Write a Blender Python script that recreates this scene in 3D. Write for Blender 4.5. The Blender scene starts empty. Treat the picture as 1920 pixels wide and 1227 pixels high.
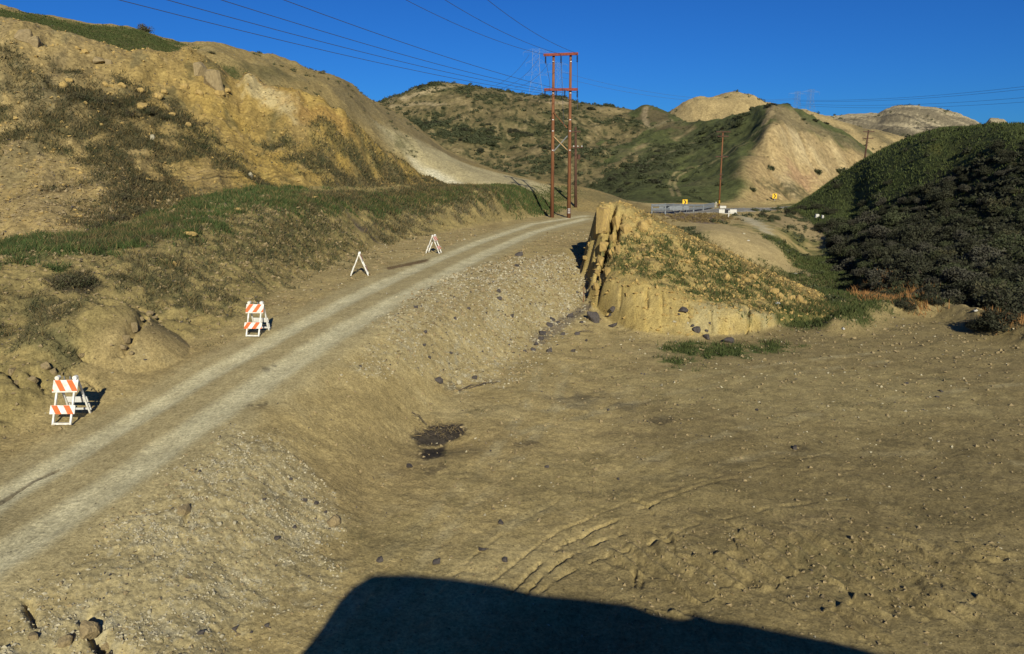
import bpy, bmesh, math, random
import numpy as np
from mathutils import Vector, Matrix

C = bpy.context.scene.collection
S = bpy.context.scene
rad = math.radians

# ------------------------------------------------------------------ camera, sky, sun, exposure
EYE = 8.0                       # eye height above the dirt lot
FPX, PITCH, PPY = 1340.0, rad(9.24), 530.0     # focal length in photo pixels, pitch down, principal row
cam = bpy.data.cameras.new("camera")
cam.sensor_width = 36.0
cam.lens = 36.0 * FPX / 1920.0
cam.shift_y = -(613.5 - PPY) / 1920.0
cam.clip_start, cam.clip_end = 0.1, 5000
cam_o = bpy.data.objects.new("camera", cam)
cam_o.location = (0, 0, EYE)
cam_o.rotation_euler = (rad(90) - PITCH, 0, 0)
C.objects.link(cam_o)
S.camera = cam_o

SUN_EL, SUN_AZ = rad(27.0), math.atan2(0.180, -0.984)    # azimuth clockwise from +Y, behind the camera, a little right
TO_SUN = Vector((math.sin(SUN_AZ) * math.cos(SUN_EL), math.cos(SUN_AZ) * math.cos(SUN_EL), math.sin(SUN_EL)))
W = bpy.data.worlds.new("World")
S.world = W
W.use_nodes = True
wn = W.node_tree
bg = wn.nodes["Background"]
sky = wn.nodes.new("ShaderNodeTexSky")
sky.sky_type = 'NISHITA'
sky.sun_disc = False
sky.sun_elevation = SUN_EL
sky.sun_rotation = SUN_AZ
sky.altitude = 600
sky.air_density = 1.0
sky.dust_density = 0.15
sky.ozone_density = 3.0
tint = wn.nodes.new("ShaderNodeMix")          # the camera's deep, saturated blue
tint.data_type, tint.blend_type = 'RGBA', 'MULTIPLY'
tint.inputs[0].default_value = 1.0
tint.inputs[7].default_value = (.13, .52, 1.18, 1)
wn.links.new(sky.outputs[0], tint.inputs[6])
wn.links.new(tint.outputs[2], bg.inputs[0])
bg.inputs[1].default_value = 0.056
sun = bpy.data.lights.new("sun", 'SUN')
sun.energy = 5.0
sun.angle = rad(0.5)
sun.color = (1.0, 0.945, 0.79)
sun_o = bpy.data.objects.new("sun", sun)
sun_o.rotation_euler = TO_SUN.to_track_quat('Z', 'Y').to_euler()
sun_o.location = (20, -60, 60)
C.objects.link(sun_o)
S.view_settings.view_transform = 'Standard'
S.view_settings.look = 'None'
S.view_settings.gamma = 1.0
S.view_settings.exposure = 0.24

rng = np.random.default_rng(7)
random.seed(7)

# ------------------------------------------------------------------ maths helpers
cp, sp = math.cos(PITCH), math.sin(PITCH)

def ray(px, py):
    """photo pixel -> (t, s): the ray satisfies x = t*y, z = EYE + s*y"""
    a, b = (px - 960.0) / FPX, (PPY - py) / FPX
    dy, dz = cp + b * sp, -sp + b * cp
    return a / dy, dz / dy

def P(px, py, Y=None, z=None):
    """control point seen at (px, py): give its distance Y or its height z"""
    t, s = ray(px, py)
    if Y is None:
        Y = (z - EYE) / s
    return (t, Y, EYE + s * Y)

def Q(px, Y, z):
    return ((px - 960.0) / FPX * 1.01, Y, z)

def pchip(xs, ys, xq):
    xs, ys = np.asarray(xs, float), np.asarray(ys, float)
    h = np.diff(xs); d = np.diff(ys) / h
    m = np.zeros(len(xs))
    for i in range(1, len(xs) - 1):
        if d[i-1] * d[i] > 0:
            w1, w2 = 2*h[i] + h[i-1], h[i] + 2*h[i-1]
            m[i] = (w1 + w2) / (w1 / d[i-1] + w2 / d[i])
    m[0], m[-1] = d[0], d[-1]
    x = np.clip(xq, xs[0], xs[-1])
    k = np.clip(np.searchsorted(xs, x) - 1, 0, len(h) - 1)
    u = (x - xs[k]) / h[k]
    return ((1+2*u)*(1-u)**2*ys[k] + u*(1-u)**2*h[k]*m[k] + u*u*(3-2*u)*ys[k+1] + u*u*(u-1)*h[k]*m[k+1])

def _hash(ix, iy, seed):
    h = (ix.astype(np.uint32) * np.uint32(374761393) + iy.astype(np.uint32) * np.uint32(668265263)
         + np.uint32((seed * 974711 + 1013) & 0xffffffff))
    h = (h ^ (h >> np.uint32(13))) * np.uint32(1274126177)
    return (h ^ (h >> np.uint32(16))) & np.uint32(255)
_ang = np.arange(256) / 256.0 * 2 * math.pi
_gx, _gy = np.cos(_ang).astype(np.float32), np.sin(_ang).astype(np.float32)

def gnoise(x, y, seed=0):
    ix, iy = np.floor(x), np.floor(y)
    fx, fy = (x - ix).astype(np.float32), (y - iy).astype(np.float32)
    ix, iy = ix.astype(np.int64), iy.astype(np.int64)
    u, v = fx*fx*fx*(fx*(fx*6-15)+10), fy*fy*fy*(fy*(fy*6-15)+10)
    def g(dx, dy):
        h = _hash(ix + dx, iy + dy, seed)
        return _gx[h]*(fx-dx) + _gy[h]*(fy-dy)
    a, b, c, d = g(0, 0), g(1, 0), g(0, 1), g(1, 1)
    return 1.5 * ((a + (b-a)*u) * (1-v) + (c + (d-c)*u) * v)

def fbm(x, y, octv=4, seed=0, gain=0.5):
    r, a, n = 0, 1.0, 0
    for o in range(octv):
        r = r + a * gnoise(x * 2.03**o + 17.3*o, y * 2.03**o - 9.1*o, seed + o)
        n += a; a *= gain
    return r / n

def ridged(x, y, octv=4, seed=0, gain=0.5):
    r, a, n = 0, 1.0, 0
    for o in range(octv):
        r = r + a * (1 - 2*np.abs(gnoise(x * 2.03**o + 7.3*o, y * 2.03**o + 3.1*o, seed + o)))
        n += a; a *= gain
    return r / n

def sstep(a, b, x):
    u = np.clip((x - a) / (b - a), 0, 1)
    return u*u*(3-2*u)

# ------------------------------------------------------------------ terrain grid: a fan of columns, rows by distance
tc = np.arange(-0.86, 0.8601, 0.0016)
side = 0.86 + np.cumsum(np.geomspace(0.004, 0.16, 36))
T = np.concatenate([-side[::-1], tc, side])
YR = np.concatenate([np.geomspace(4.5, 9.0, 30)[:-1],
                     9.0 * np.exp(np.arange(0, math.log(82/9.0), 0.0029)),
                     82 * np.exp(np.arange(0.004, math.log(1000/82.0), 0.0062))])
NT, NY = len(T), len(YR)
TT, YY = np.meshgrid(T, YR, indexing='ij')
XX = TT * YY

def loft(strips, before=0.7, after=0.6, fall_l=None, fall_r=None):
    Yk, Zk = [], []
    for st in strips:
        st = sorted(st)
        ts = [p[0] for p in st]
        ys, zs = pchip(ts, [p[1] for p in st], T), pchip(ts, [p[2] for p in st], T)
        if fall_l is not None:
            zs = zs - np.maximum(0, ts[0] - T) * ys * fall_l
        if fall_r is not None:
            zs = zs - np.maximum(0, T - ts[-1]) * ys * fall_r
        Yk.append(ys); Zk.append(zs)
    Yk, Zk = np.array(Yk), np.array(Zk)
    for i in range(1, len(Yk)):
        Yk[i] = np.maximum(Yk[i], Yk[i-1] + 0.35)
    h = np.diff(Yk, axis=0); d = np.diff(Zk, axis=0) / h
    m = np.zeros_like(Yk)
    m[0], m[-1] = d[0], d[-1]
    for i in range(1, len(Yk) - 1):
        ok = d[i-1] * d[i] > 0
        w1, w2 = 2*h[i] + h[i-1], h[i] + 2*h[i-1]
        with np.errstate(divide='ignore', invalid='ignore'):
            mm = (w1 + w2) / (w1 / d[i-1] + w2 / d[i])
        m[i] = np.where(ok, mm, 0)
    z = np.where(YY < Yk[0][:, None], Zk[0][:, None] - before * (Yk[0][:, None] - YY), Zk[-1][:, None] - after * (YY - Yk[-1][:, None]))
    for k in range(len(h)):
        u = (YY - Yk[k][:, None]) / h[k][:, None]
        v = ((1+2*u)*(1-u)**2*Zk[k][:, None] + u*(1-u)**2*(h[k]*m[k])[:, None]
             + u*u*(3-2*u)*Zk[k+1][:, None] + u*u*(u-1)*(h[k]*m[k+1])[:, None])
        z = np.where((u >= 0) & (u < 1), v, z)
    return z

# ---- base ground: lot, bank, dirt road, left bank, ledge, valley, paved road
toe = [Q(-400, 6.5, .3), Q(300, 9, .3), P(450, 1240, z=.2), P(560, 1110, z=.2), P(640, 1000, z=.2), P(700, 900, z=.15), P(780, 800, z=.1),
       P(860, 740, z=.1), P(950, 700, z=.05), P(1000, 660, z=.1), P(1060, 610, z=.3), P(1100, 575, z=.6), P(1150, 615, z=0), P(1300, 640, z=0),
       P(1500, 612, z=0), P(1600, 600, z=0), P(1700, 590, z=0), P(1920, 620, z=0), P(2300, 640, z=0)]
bankc = [Q(-400, 7.4, 1.0), P(0, 1180, z=1.1), P(200, 1010, z=1.3), P(400, 880, z=1.5), P(500, 805, z=1.62), P(600, 740, z=1.6), P(700, 670, z=1.8),
         P(800, 610, z=2.0), P(900, 550, z=2.2), P(1000, 500, z=2.3), P(1060, 470, z=2.45), P(1100, 450, z=2.5), Q(1150, 55, 2.4),
         Q(1250, 50, .0), Q(1500, 50, -.6), Q(1640, 44, -.3), Q(1920, 38, -.2)]
roadR = [Q(-400, 8.4, 1.2), P(0, 1080, z=1.3), P(200, 950, z=1.45), P(400, 830, z=1.7), P(500, 765, z=1.8), P(600, 690, z=2.0), P(700, 620, z=2.25),
         P(800, 560, z=2.5), P(900, 495, z=2.6), P(1000, 445, z=2.65), P(1050, 425, z=2.65), P(1090, 412, z=2.6), Q(1150, 66, 2.4),
         Q(1250, 58, .0), Q(1330, 58, -1.), Q(1420, 58, -2), Q(1520, 58, -2.8), Q(1640, 52, -1.5), Q(1750, 46, -1.2), Q(1920, 42, -.8)]
roadL = [Q(-400, 11, 1.35), P(0, 905, z=1.4), P(200, 790, z=1.6), P(400, 690, z=2.0), P(500, 640, z=2.2), P(600, 585, z=2.45), P(700, 535, z=2.6),
         P(800, 490, z=2.65), P(900, 450, z=2.7), P(1000, 418, z=2.68), P(1050, 410, z=2.65), Q(1100, 76, 2.6), Q(1150, 70, 2.4), Q(1250, 64, .3),
         Q(1330, 62, -1.3), Q(1420, 62, -2.3), P(1520, 520, Y=64), Q(1640, 58, -1.5), Q(1750, 53, -1.0), Q(1920, 46, -.6)]
footL = [Q(-400, 12, 1.5), P(0, 840, z=1.5), P(100, 775, z=1.7), P(200, 708, z=1.9), P(300, 662, z=2.1), P(400, 632, z=2.25), P(460, 600, z=2.4),
         P(520, 552, z=2.6), P(600, 503, z=2.75), P(660, 485, z=2.8), P(720, 460, z=2.8), P(800, 442, z=2.8), P(900, 425, z=2.8), P(1000, 408, z=2.72),
         Q(1050, 79, 2.65), Q(1100, 80, 2.6), Q(1150, 78, 2.3), Q(1250, 72, 1.0), P(1330, 430, Y=72), P(1450, 470, Y=70), P(1520, 480, Y=76), Q(1640, 64, -1.4), Q(1920, 52, -.5)]
crestL = [Q(-400, 22, 5), P(0, 490, Y=26), P(100, 478, Y=27.5), P(200, 472, Y=29), P(300, 452, Y=31), P(400, 412, Y=36), P(500, 390, Y=41), P(600, 386, Y=46),
          P(645, 404, Y=46.5), P(682, 428, Y=47.5), P(705, 418, Y=51), P(740, 398, Y=56), P(800, 379, Y=62), P(850, 365, Y=66), P(900, 357, Y=70), P(950, 362, Y=75),
          P(1000, 388, Y=80), Q(1050, 84, 2.7), Q(1100, 84, 2.6), Q(1150, 84, 2.3), P(1330, 412, Y=84), P(1450, 420, Y=84), P(1520, 430, Y=88), Q(1640, 75, -1), Q(1920, 60, -.3)]
hfoot = [Q(-400, 34, 4.6), P(0, 462, Y=34), P(100, 445, Y=35), P(200, 432, Y=37), P(300, 405, Y=40), P(400, 372, Y=45), P(500, 358, Y=50), P(600, 356, Y=54),
         P(700, 355, Y=62), P(800, 350, Y=69), P(900, 349, Y=76), P(960, 352, Y=81), P(1000, 366, Y=85), P(1040, 390, Y=88), Q(1150, 88, 2.3),
         P(1220, 402, Y=86), P(1300, 400, Y=92), P(1380, 398, Y=97), P(1450, 395, Y=105), P(1500, 388, Y=115), P(1560, 378, Y=135), Q(1640, 140, 1), Q(1920, 150, 1)]
roadfar = [Q(-400, 70, 4), Q(900, 98, 2.5), Q(1150, 98, 2.2), Q(1220, 95, 2.2), Q(1300, 101, 2.05), Q(1380, 107, 1.9), Q(1450, 114, 1.6), Q(1500, 126, 1.5), Q(1560, 149, 1.6), Q(1920, 170, 1)]
far0 = [Q(-400, 190, 1), Q(1920, 200, 1)]
Z = {}
lot = [(p[0], p[1]*.86, min(p[2], .05) if p[0] > -.33 else p[2]*.6) for p in toe]
Z['ground'] = loft([lot, toe, bankc, roadR, roadL, footL, crestL, hfoot, roadfar, far0], before=0.02, after=0.0)
# the raised lip of bulldozed earth on the right of the lot
def polyline(pts): return np.array(pts, float)
def dist_poly(x, y, pl, closed=False):
    d = np.full(x.shape, 1e9); n = len(pl)
    for i in range(n if closed else n - 1):
        a, b = pl[i], pl[(i+1) % n]
        ab = b - a; L = float(ab @ ab) + 1e-12
        u = np.clip(((x-a[0])*ab[0] + (y-a[1])*ab[1]) / L, 0, 1)
        d = np.minimum(d, np.hypot(x - a[0] - u*ab[0], y - a[1] - u*ab[1]))
    return d
def wxy(p): return (p[0] * p[1], p[1])

k1 = [P(1106, 537, Y=38.2), P(1150, 526, Y=36.6), P(1200, 527, Y=35.9), P(1250, 545, Y=35.0), P(1300, 566, Y=34.3), P(1380, 582, Y=33.9), P(1450, 592, Y=34.4), P(1520, 598, Y=35.3), P(1600, 594, Y=37)]
knoll = [
    [P(1106, 562, z=.9), P(1150, 612, z=0), P(1200, 630, z=-.05), P(1300, 638, z=-.05), P(1400, 632, z=-.05), P(1480, 612, z=-.05), P(1560, 606, z=-.1), P(1640, 590, z=-.15)],
    k1, [(t, y + .45, z + .10) for t, y, z in k1],
    [P(1124, 446, Y=41.0), P(1150, 446, Y=40.4), P(1200, 458, Y=39.6), P(1300, 508, Y=38.2), P(1400, 547, Y=37.5), P(1500, 574, Y=38), P(1600, 592, Y=40)],
    [P(1127, 396, Y=43.2), P(1134, 380, Y=43.6), P(1160, 377, Y=44.4), P(1200, 393, Y=44.5), P(1250, 418, Y=44.5), P(1300, 444, Y=44.3), P(1360, 471, Y=44), P(1420, 499, Y=43.5), P(1480, 529, Y=43), P(1540, 559, Y=43), P(1600, 588, Y=43.5)],
    [Q(1135, 50, 4.6), Q(1300, 51, 2.2), Q(1480, 50, -.5), Q(1600, 49, -1)]]
Z['knoll'] = loft(knoll, before=.5, after=.5, fall_l=4.2, fall_r=.35)
for j in np.nonzero((YR > 36.8) & (YR < 54))[0]:          # a ragged edge to the cliff
    y = YR[j]; sh = .006 * float(gnoise(np.array([y*.55]), np.array([.5]), 56)[0]) + .008 * float(gnoise(np.array([y*1.5]), np.array([.5]), 57)[0])
    Z['knoll'][:, j] = np.interp(T + sh * sstep(.165, .135, T) * min(1, (y - 36.8) / 2), T, Z['knoll'][:, j])
Z['hill_near'] = loft([
    [(p[0], p[1] - 1, p[2] - .5) for p in hfoot if p[0] < -.05] + [P(880, 364, Y=76)],
    [Q(-500, 44, 9), P(0, 280, Y=44), P(200, 280, Y=47), P(300, 270, Y=50), P(400, 262, Y=54), P(500, 272, Y=57), P(600, 285, Y=59), P(700, 312, Y=64.5), P(800, 343, Y=71.5), P(870, 360, Y=77)],
    [Q(-500, 55, 19), P(0, 38, Y=58), P(100, 64, Y=60), P(200, 84, Y=62), P(300, 98, Y=64), P(350, 97, Y=66), P(400, 116, Y=66), P(430, 150, Y=66), P(448, 158, Y=66), P(462, 138, Y=66), P(500, 154, Y=66), P(560, 176, Y=66),
     P(640, 213, Y=66), P(700, 262, Y=68), P(760, 306, Y=72), P(800, 331, Y=75), P(850, 350, Y=78), P(880, 360, Y=80)],
    [Q(-500, 66, 20), Q(0, 68, 19), Q(300, 74, 15), Q(640, 76, 8), Q(880, 88, 3)]], before=.8, after=.3, fall_r=.6)
Z['hill_behind'] = loft([
    [Q(-500, 54, 18), Q(0, 57, 18.2), Q(300, 63, 16), Q(400, 66, 14.2), Q(460, 69, 12.5), Q(560, 72, 10.5), Q(640, 76, 8.3), Q(700, 78, 6.5), Q(800, 83, 4.6), Q(900, 82, 4.6), Q(960, 84, 4.0), Q(1035, 86, 2.6), Q(1100, 87, 2.5), Q(1230, 84, 2.2)],
    [Q(-500, 60, 20), P(0, 26, Y=64), P(300, 85, Y=72), P(400, 97, Y=78), P(460, 113, Y=80), P(560, 146, Y=85), P(640, 180, Y=90), P(700, 218, Y=95), P(760, 252, Y=98), P(800, 276, Y=98), P(850, 306, Y=97), P(900, 326, Y=95), P(960, 340, Y=95), P(1040, 371, Y=93), P(1100, 379, Y=92), P(1230, 401, Y=88)],
    [Q(-500, 68, 24), P(0, 15, Y=72), P(50, 27, Y=73), P(100, 32, Y=75), P(200, 45, Y=78), P(300, 70, Y=82), P(350, 80, Y=85), P(400, 85, Y=88), P(450, 93, Y=92), P(500, 103, Y=97), P(550, 118, Y=101), P(600, 138, Y=106), P(640, 150, Y=110),
     P(680, 178, Y=115), P(720, 200, Y=120), P(760, 222, Y=122), P(800, 255, Y=122), P(850, 288, Y=120), P(900, 308, Y=116), P(950, 324, Y=110), P(1000, 336, Y=107), P(1040, 343, Y=106), P(1100, 353, Y=104), P(1150, 368, Y=100), P(1200, 388, Y=95), P(1240, 400, Y=92)],
    [Q(-500, 90, 20), Q(300, 105, 18), Q(640, 140, 10), Q(800, 150, 2), Q(1240, 130, 0)]], before=1.6, after=.3, fall_r=.2)
Z['hill_middle'] = loft([
    [Q(500, 150, 2), Q(1300, 150, 2)],
    [Q(500, 205, 16), P(700, 262, Y=200), P(800, 262, Y=195), P(900, 268, Y=195), P(1000, 272, Y=195), P(1100, 288, Y=190), P(1200, 300, Y=180)],
    [P(560, 235, Y=280), P(660, 215, Y=280), P(720, 192, Y=280), P(760, 178, Y=280), P(800, 163, Y=280), P(840, 160, Y=280), P(870, 163, Y=280), P(920, 168, Y=285), P(1000, 179, Y=290), P(1050, 185, Y=290), P(1100, 199, Y=290), P(1150, 203, Y=290), P(1190, 209, Y=290), P(1230, 222, Y=290), P(1300, 245, Y=290)],
    [Q(500, 330, 20), Q(1300, 330, 20)]], before=.3, after=.3, fall_l=.3, fall_r=.3)
Z['hill_green'] = loft([
    [Q(1060, 150, 2), P(1150, 378, Y=128), P(1220, 391, Y=108), P(1300, 390, Y=109), P(1380, 388, Y=113), P(1440, 385, Y=120), P(1500, 379, Y=130), P(1560, 368, Y=142), P(1620, 350, Y=152)],
    [P(1080, 315, Y=190), P(1150, 312, Y=170), P(1220, 310, Y=165), P(1300, 312, Y=155), P(1350, 312, Y=143), P(1395, 306, Y=132), P(1440, 300, Y=141), P(1500, 300, Y=155), P(1560, 305, Y=165), P(1620, 312, Y=175)],
    [P(1080, 295, Y=215), P(1130, 252, Y=235), P(1212, 242, Y=225), P(1300, 262, Y=195), P(1400, 250, Y=166), P(1448, 230, Y=158), P(1500, 240, Y=170), P(1560, 260, Y=180), P(1620, 285, Y=186)],
    [P(1060, 318, Y=250), P(1100, 285, Y=255), P(1150, 236, Y=260), P(1190, 207, Y=265), P(1212, 197, Y=265), P(1250, 209, Y=260), P(1300, 230, Y=235), P(1350, 224, Y=220), P(1400, 210, Y=205), P(1440, 195, Y=190), P(1480, 202, Y=195), P(1520, 215, Y=200), P(1560, 237, Y=205), P(1600, 262, Y=205), P(1640, 290, Y=205), P(1690, 315, Y=205)],
    [Q(1060, 300, 5), Q(1212, 310, 15), Q(1440, 250, 14), Q(1690, 240, 0)]], before=.4, after=.35, fall_l=.3, fall_r=.3)
Z['hill_tan'] = loft([
    [Q(1100, 300, 2), Q(1650, 300, 2)],
    [P(1150, 240, Y=400), P(1240, 217, Y=400), P(1265, 203, Y=400), P(1300, 183, Y=400), P(1340, 175, Y=400), P(1380, 172, Y=400), P(1410, 178, Y=400), P(1430, 189, Y=400), P(1480, 202, Y=400), P(1540, 216, Y=400), P(1620, 240, Y=400)],
    [Q(1100, 460, 10), Q(1650, 460, 10)]], before=.3, after=.3, fall_l=.3, fall_r=.2)
Z['hill_far'] = loft([
    [Q(1300, 330, 3), Q(2300, 330, 3)],
    [P(1440, 240, Y=430), P(1500, 240, Y=430), P(1560, 246, Y=430), P(1620, 254, Y=430), P(1680, 240, Y=430), P(1750, 236, Y=430), P(1900, 250, Y=430)],
    [P(1440, 262, Y=480), P(1560, 262, Y=480), P(1620, 258, Y=480), P(1700, 246, Y=480), P(1900, 262, Y=480)],
    [P(1380, 210, Y=600), P(1440, 197, Y=600), P(1500, 205, Y=600), P(1560, 217, Y=600), P(1600, 214, Y=600), P(1645, 213, Y=600), P(1665, 203, Y=600), P(1700, 197, Y=600), P(1740, 200, Y=600), P(1790, 212, Y=600), P(1830, 226, Y=600), P(1845, 233, Y=600), P(1858, 222, Y=600), P(1880, 225, Y=600), P(1890, 233, Y=600), P(1930, 242, Y=600), P(2300, 280, Y=600)],
    [Q(1300, 700, 20), Q(2300, 700, 20)]], before=.3, after=.3, fall_l=.3)
Z['hill_right'] = loft([
    [P(1490, 391, Y=102), P(1540, 440, Y=86), P(1580, 482, Y=72), P(1640, 545, Y=52), P(1700, 566, Y=46), P(1800, 582, Y=41), P(1920, 594, Y=38), Q(2300, 36, -.3)],
    [P(1490, 389, Y=105), P(1560, 392, Y=96), P(1600, 402, Y=90), P(1640, 415, Y=80), P(1700, 420, Y=73), P(1800, 420, Y=66), P(1920, 425, Y=58), Q(2300, 50, 5)],
    [P(1490, 388, Y=108), P(1520, 367, Y=110), P(1560, 337, Y=112), P(1600, 311, Y=110), P(1640, 288, Y=107), P(1700, 262, Y=102), P(1740, 248, Y=98), P(1780, 240, Y=95), P(1840, 235, Y=88), P(1920, 234, Y=80), Q(2300, 70, 12)],
    [Q(1490, 140, -1), Q(1600, 140, 4), Q(1920, 120, 10), Q(2300, 110, 10)]], before=.45, after=.3, fall_l=.4)

LAYERS = ['ground', 'knoll', 'hill_near', 'hill_behind', 'hill_middle', 'hill_green', 'hill_tan', 'hill_far', 'hill_right']
LI = {n: i for i, n in enumerate(LAYERS)}

TC = T
def column(t):
    i = int(np.clip(np.searchsorted(T, t) - 1, 0, NT - 2))
    return i, float((t - T[i]) / (T[i+1] - T[i]))
def skyline(px, zz):
    t, s = ray(px, 300); i, u = column(t); z = zz[i] * (1-u) + zz[i+1] * u
    j = int(np.argmax((z - EYE) / YR)); return Vector((t*YR[j], YR[j], z[j]))
def hit(px, py, zz, y0=6.0):
    t, s = ray(px, py)
    i, u = column(t)
    z = zz[i] * (1-u) + zz[i+1] * u
    f = z - EYE - s * YR
    k = np.nonzero((f >= 0) & (YR > y0))[0]
    if len(k) == 0:
        j = int(np.argmax(f - 1e9 * (YR <= y0))); Y = YR[j]
    else:
        j = int(k[0]); Y = YR[j]
        if j > 0 and f[j-1] < 0:
            Y = YR[j-1] + (YR[j] - YR[j-1]) * (-f[j-1]) / (f[j] - f[j-1])
    return t * Y, Y, EYE + s * Y
# ---- relief on each layer
far_fade = np.clip(YY / 40, 0.3, 6)
def crest_keep(z, a):      # keep silhouettes: relief mostly downwards
    return a
lp = polyline([wxy(P(*q, z=.1)) for q in [(1575, 615), (1600, 603), (1640, 588), (1700, 584), (1770, 589), (1830, 604), (1880, 624), (1950, 645)]])
g = Z['ground']
near = YY < 130
dl = dist_poly(XX, YY, lp)
g += np.where(near, .75 * np.exp(-(dl / .9)**2) * (1 + .35 * fbm(XX*.9, YY*.9, 3, 5)), 0)
def bump(px, py, z, amp, r, seed=0, px_stretch=1.0):
    x0, y0 = wxy(P(px, py, z=z))
    q = ((XX - x0) / (r * px_stretch))**2 + ((YY - y0) / r)**2
    return amp * np.exp(-q)
def cone(px, py, z, amp, R):
    x0, y0 = wxy(P(px, py, z=z)); q = np.hypot((XX - x0) / 1.1, YY - y0) / R
    return amp * np.clip(1 - q, 0, 1)**.9 * (1 - .25 * np.exp(-(q/.15)**2))
g += cone(205, 636, 2.65, 1.75, 2.1) + bump(170, 690, 2.2, .55, 1.1) + bump(90, 715, 2.0, .45, .9) + bump(20, 760, 1.8, .5, 1.0) + bump(60, 680, 2.4, .4, .8)
# dirt road cross section
tr1 = polyline([wxy(P(*q)) for q in [(-300, 1130, None, 1.3), (-60, 975, None, 1.38), (0, 935, None, 1.4), (200, 815, None, 1.58), (300, 757, None, 1.78), (400, 700, None, 1.95), (500, 646, None, 2.15), (600, 592, None, 2.4), (700, 541, None, 2.58), (800, 495, None, 2.65), (900, 454, None, 2.68), (1000, 420, None, 2.68), (1100, 404, None, 2.65)]])
tr2 = polyline([wxy(P(*q)) for q in [(-300, 1250, None, 1.2), (-60, 1085, None, 1.27), (0, 1045, None, 1.32), (200, 920, None, 1.48), (300, 850, None, 1.6), (400, 785, None, 1.75), (500, 717, None, 1.9), (600, 652, None, 2.1), (700, 591, None, 2.35), (800, 535, None, 2.53), (900, 481, None, 2.62), (1000, 436, None, 2.66), (1100, 409, None, 2.65)]])
nearm = (YY < 110)
d1 = np.where(nearm, dist_poly(XX, YY, tr1), 99); d2 = np.where(nearm, dist_poly(XX, YY, tr2), 99)
wob = .12 * fbm(XX*.7, YY*.7, 3, 31)
trackm = np.maximum(sstep(.62, .20, d1 + wob), sstep(.72, .25, d2 + wob))
roadm = sstep(1.7, .9, np.minimum(d1, d2) + wob)
calm = 1 - .85 * roadm
g -= .05 * np.maximum(sstep(.55, .1, d1), sstep(.6, .1, d2))
leftbank = (sstep(0, 1.2, YY - pchip([p[0] for p in sorted(footL)], [p[1] for p in sorted(footL)], T)[:, None]) *
            (TT < .06))
grav_polys = [[(430, 805), (560, 850), (640, 985), (560, 1110), (440, 1227), (200, 1400), (-200, 1300), (0, 1190), (120, 1100), (250, 965), (360, 870)],
              [(680, 690), (760, 565), (860, 512), (980, 485), (1090, 485), (1105, 560), (1040, 622), (980, 682), (930, 718), (820, 722)]]
def inside(x, y, pl):
    c = np.zeros(x.shape, bool); n = len(pl)
    for i in range(n):
        a, b = pl[i], pl[(i+1) % n]
        if a[1] == b[1]: continue
        k = (a[1] > y) != (b[1] > y)
        c ^= k & (x < (b[0]-a[0]) * (y-a[1]) / (b[1]-a[1]) + a[0])
    return c
def poly_mask(pl, soft, sel=None, ns=1.0, na=.6, seed=3, octv=4):
    """soft-edged, noise-frayed mask of a polygon given in world x, y"""
    pl = polyline(pl)
    m = np.zeros(XX.shape, np.float32)
    lo, hi = pl.min(0) - 2*soft, pl.max(0) + 2*soft
    k = (XX > lo[0]) & (XX < hi[0]) & (YY > lo[1]) & (YY < hi[1])
    if sel is not None: k &= sel
    x, y = XX[k], YY[k]
    if x.size == 0: return m
    d = dist_poly(x, y, pl, True) * np.where(inside(x, y, pl), 1, -1)
    m[k] = sstep(-.5, .5, d / soft + na * 1.6 * fbm(x / ns, y / ns, octv, seed))
    return m
def W2(pts, layer='ground'):
    return [hit(px, py, Z[layer])[:2] for px, py in pts]

gravel = np.maximum(poly_mask(W2(grav_polys[0]), 1.2), poly_mask(W2(grav_polys[1]), 1.5, seed=8))
lump = fbm(XX/1.3, YY/1.3, 4, 11)
g += np.where(nearm, calm * (.06 * lump + .013 * fbm(XX/.22, YY/.22, 3, 13) + .012 * ridged(XX/.45, YY/.3, 3, 14) * sstep(0, .4, lump + .3)), 0)
g += np.where(nearm, leftbank * (.16 * ridged(XX/1.6, YY/1.6, 4, 17) + .08 * fbm(XX/.4, YY/.4, 4, 19) + .05 * ridged(XX/.7, YY/1.1, 3, 20)), 0)
g += np.where(nearm, gravel * (.05 * ridged(XX/.55, YY/.55, 4, 21) + .02 * fbm(XX/.13, YY/.13, 2, 23)), 0)
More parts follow.
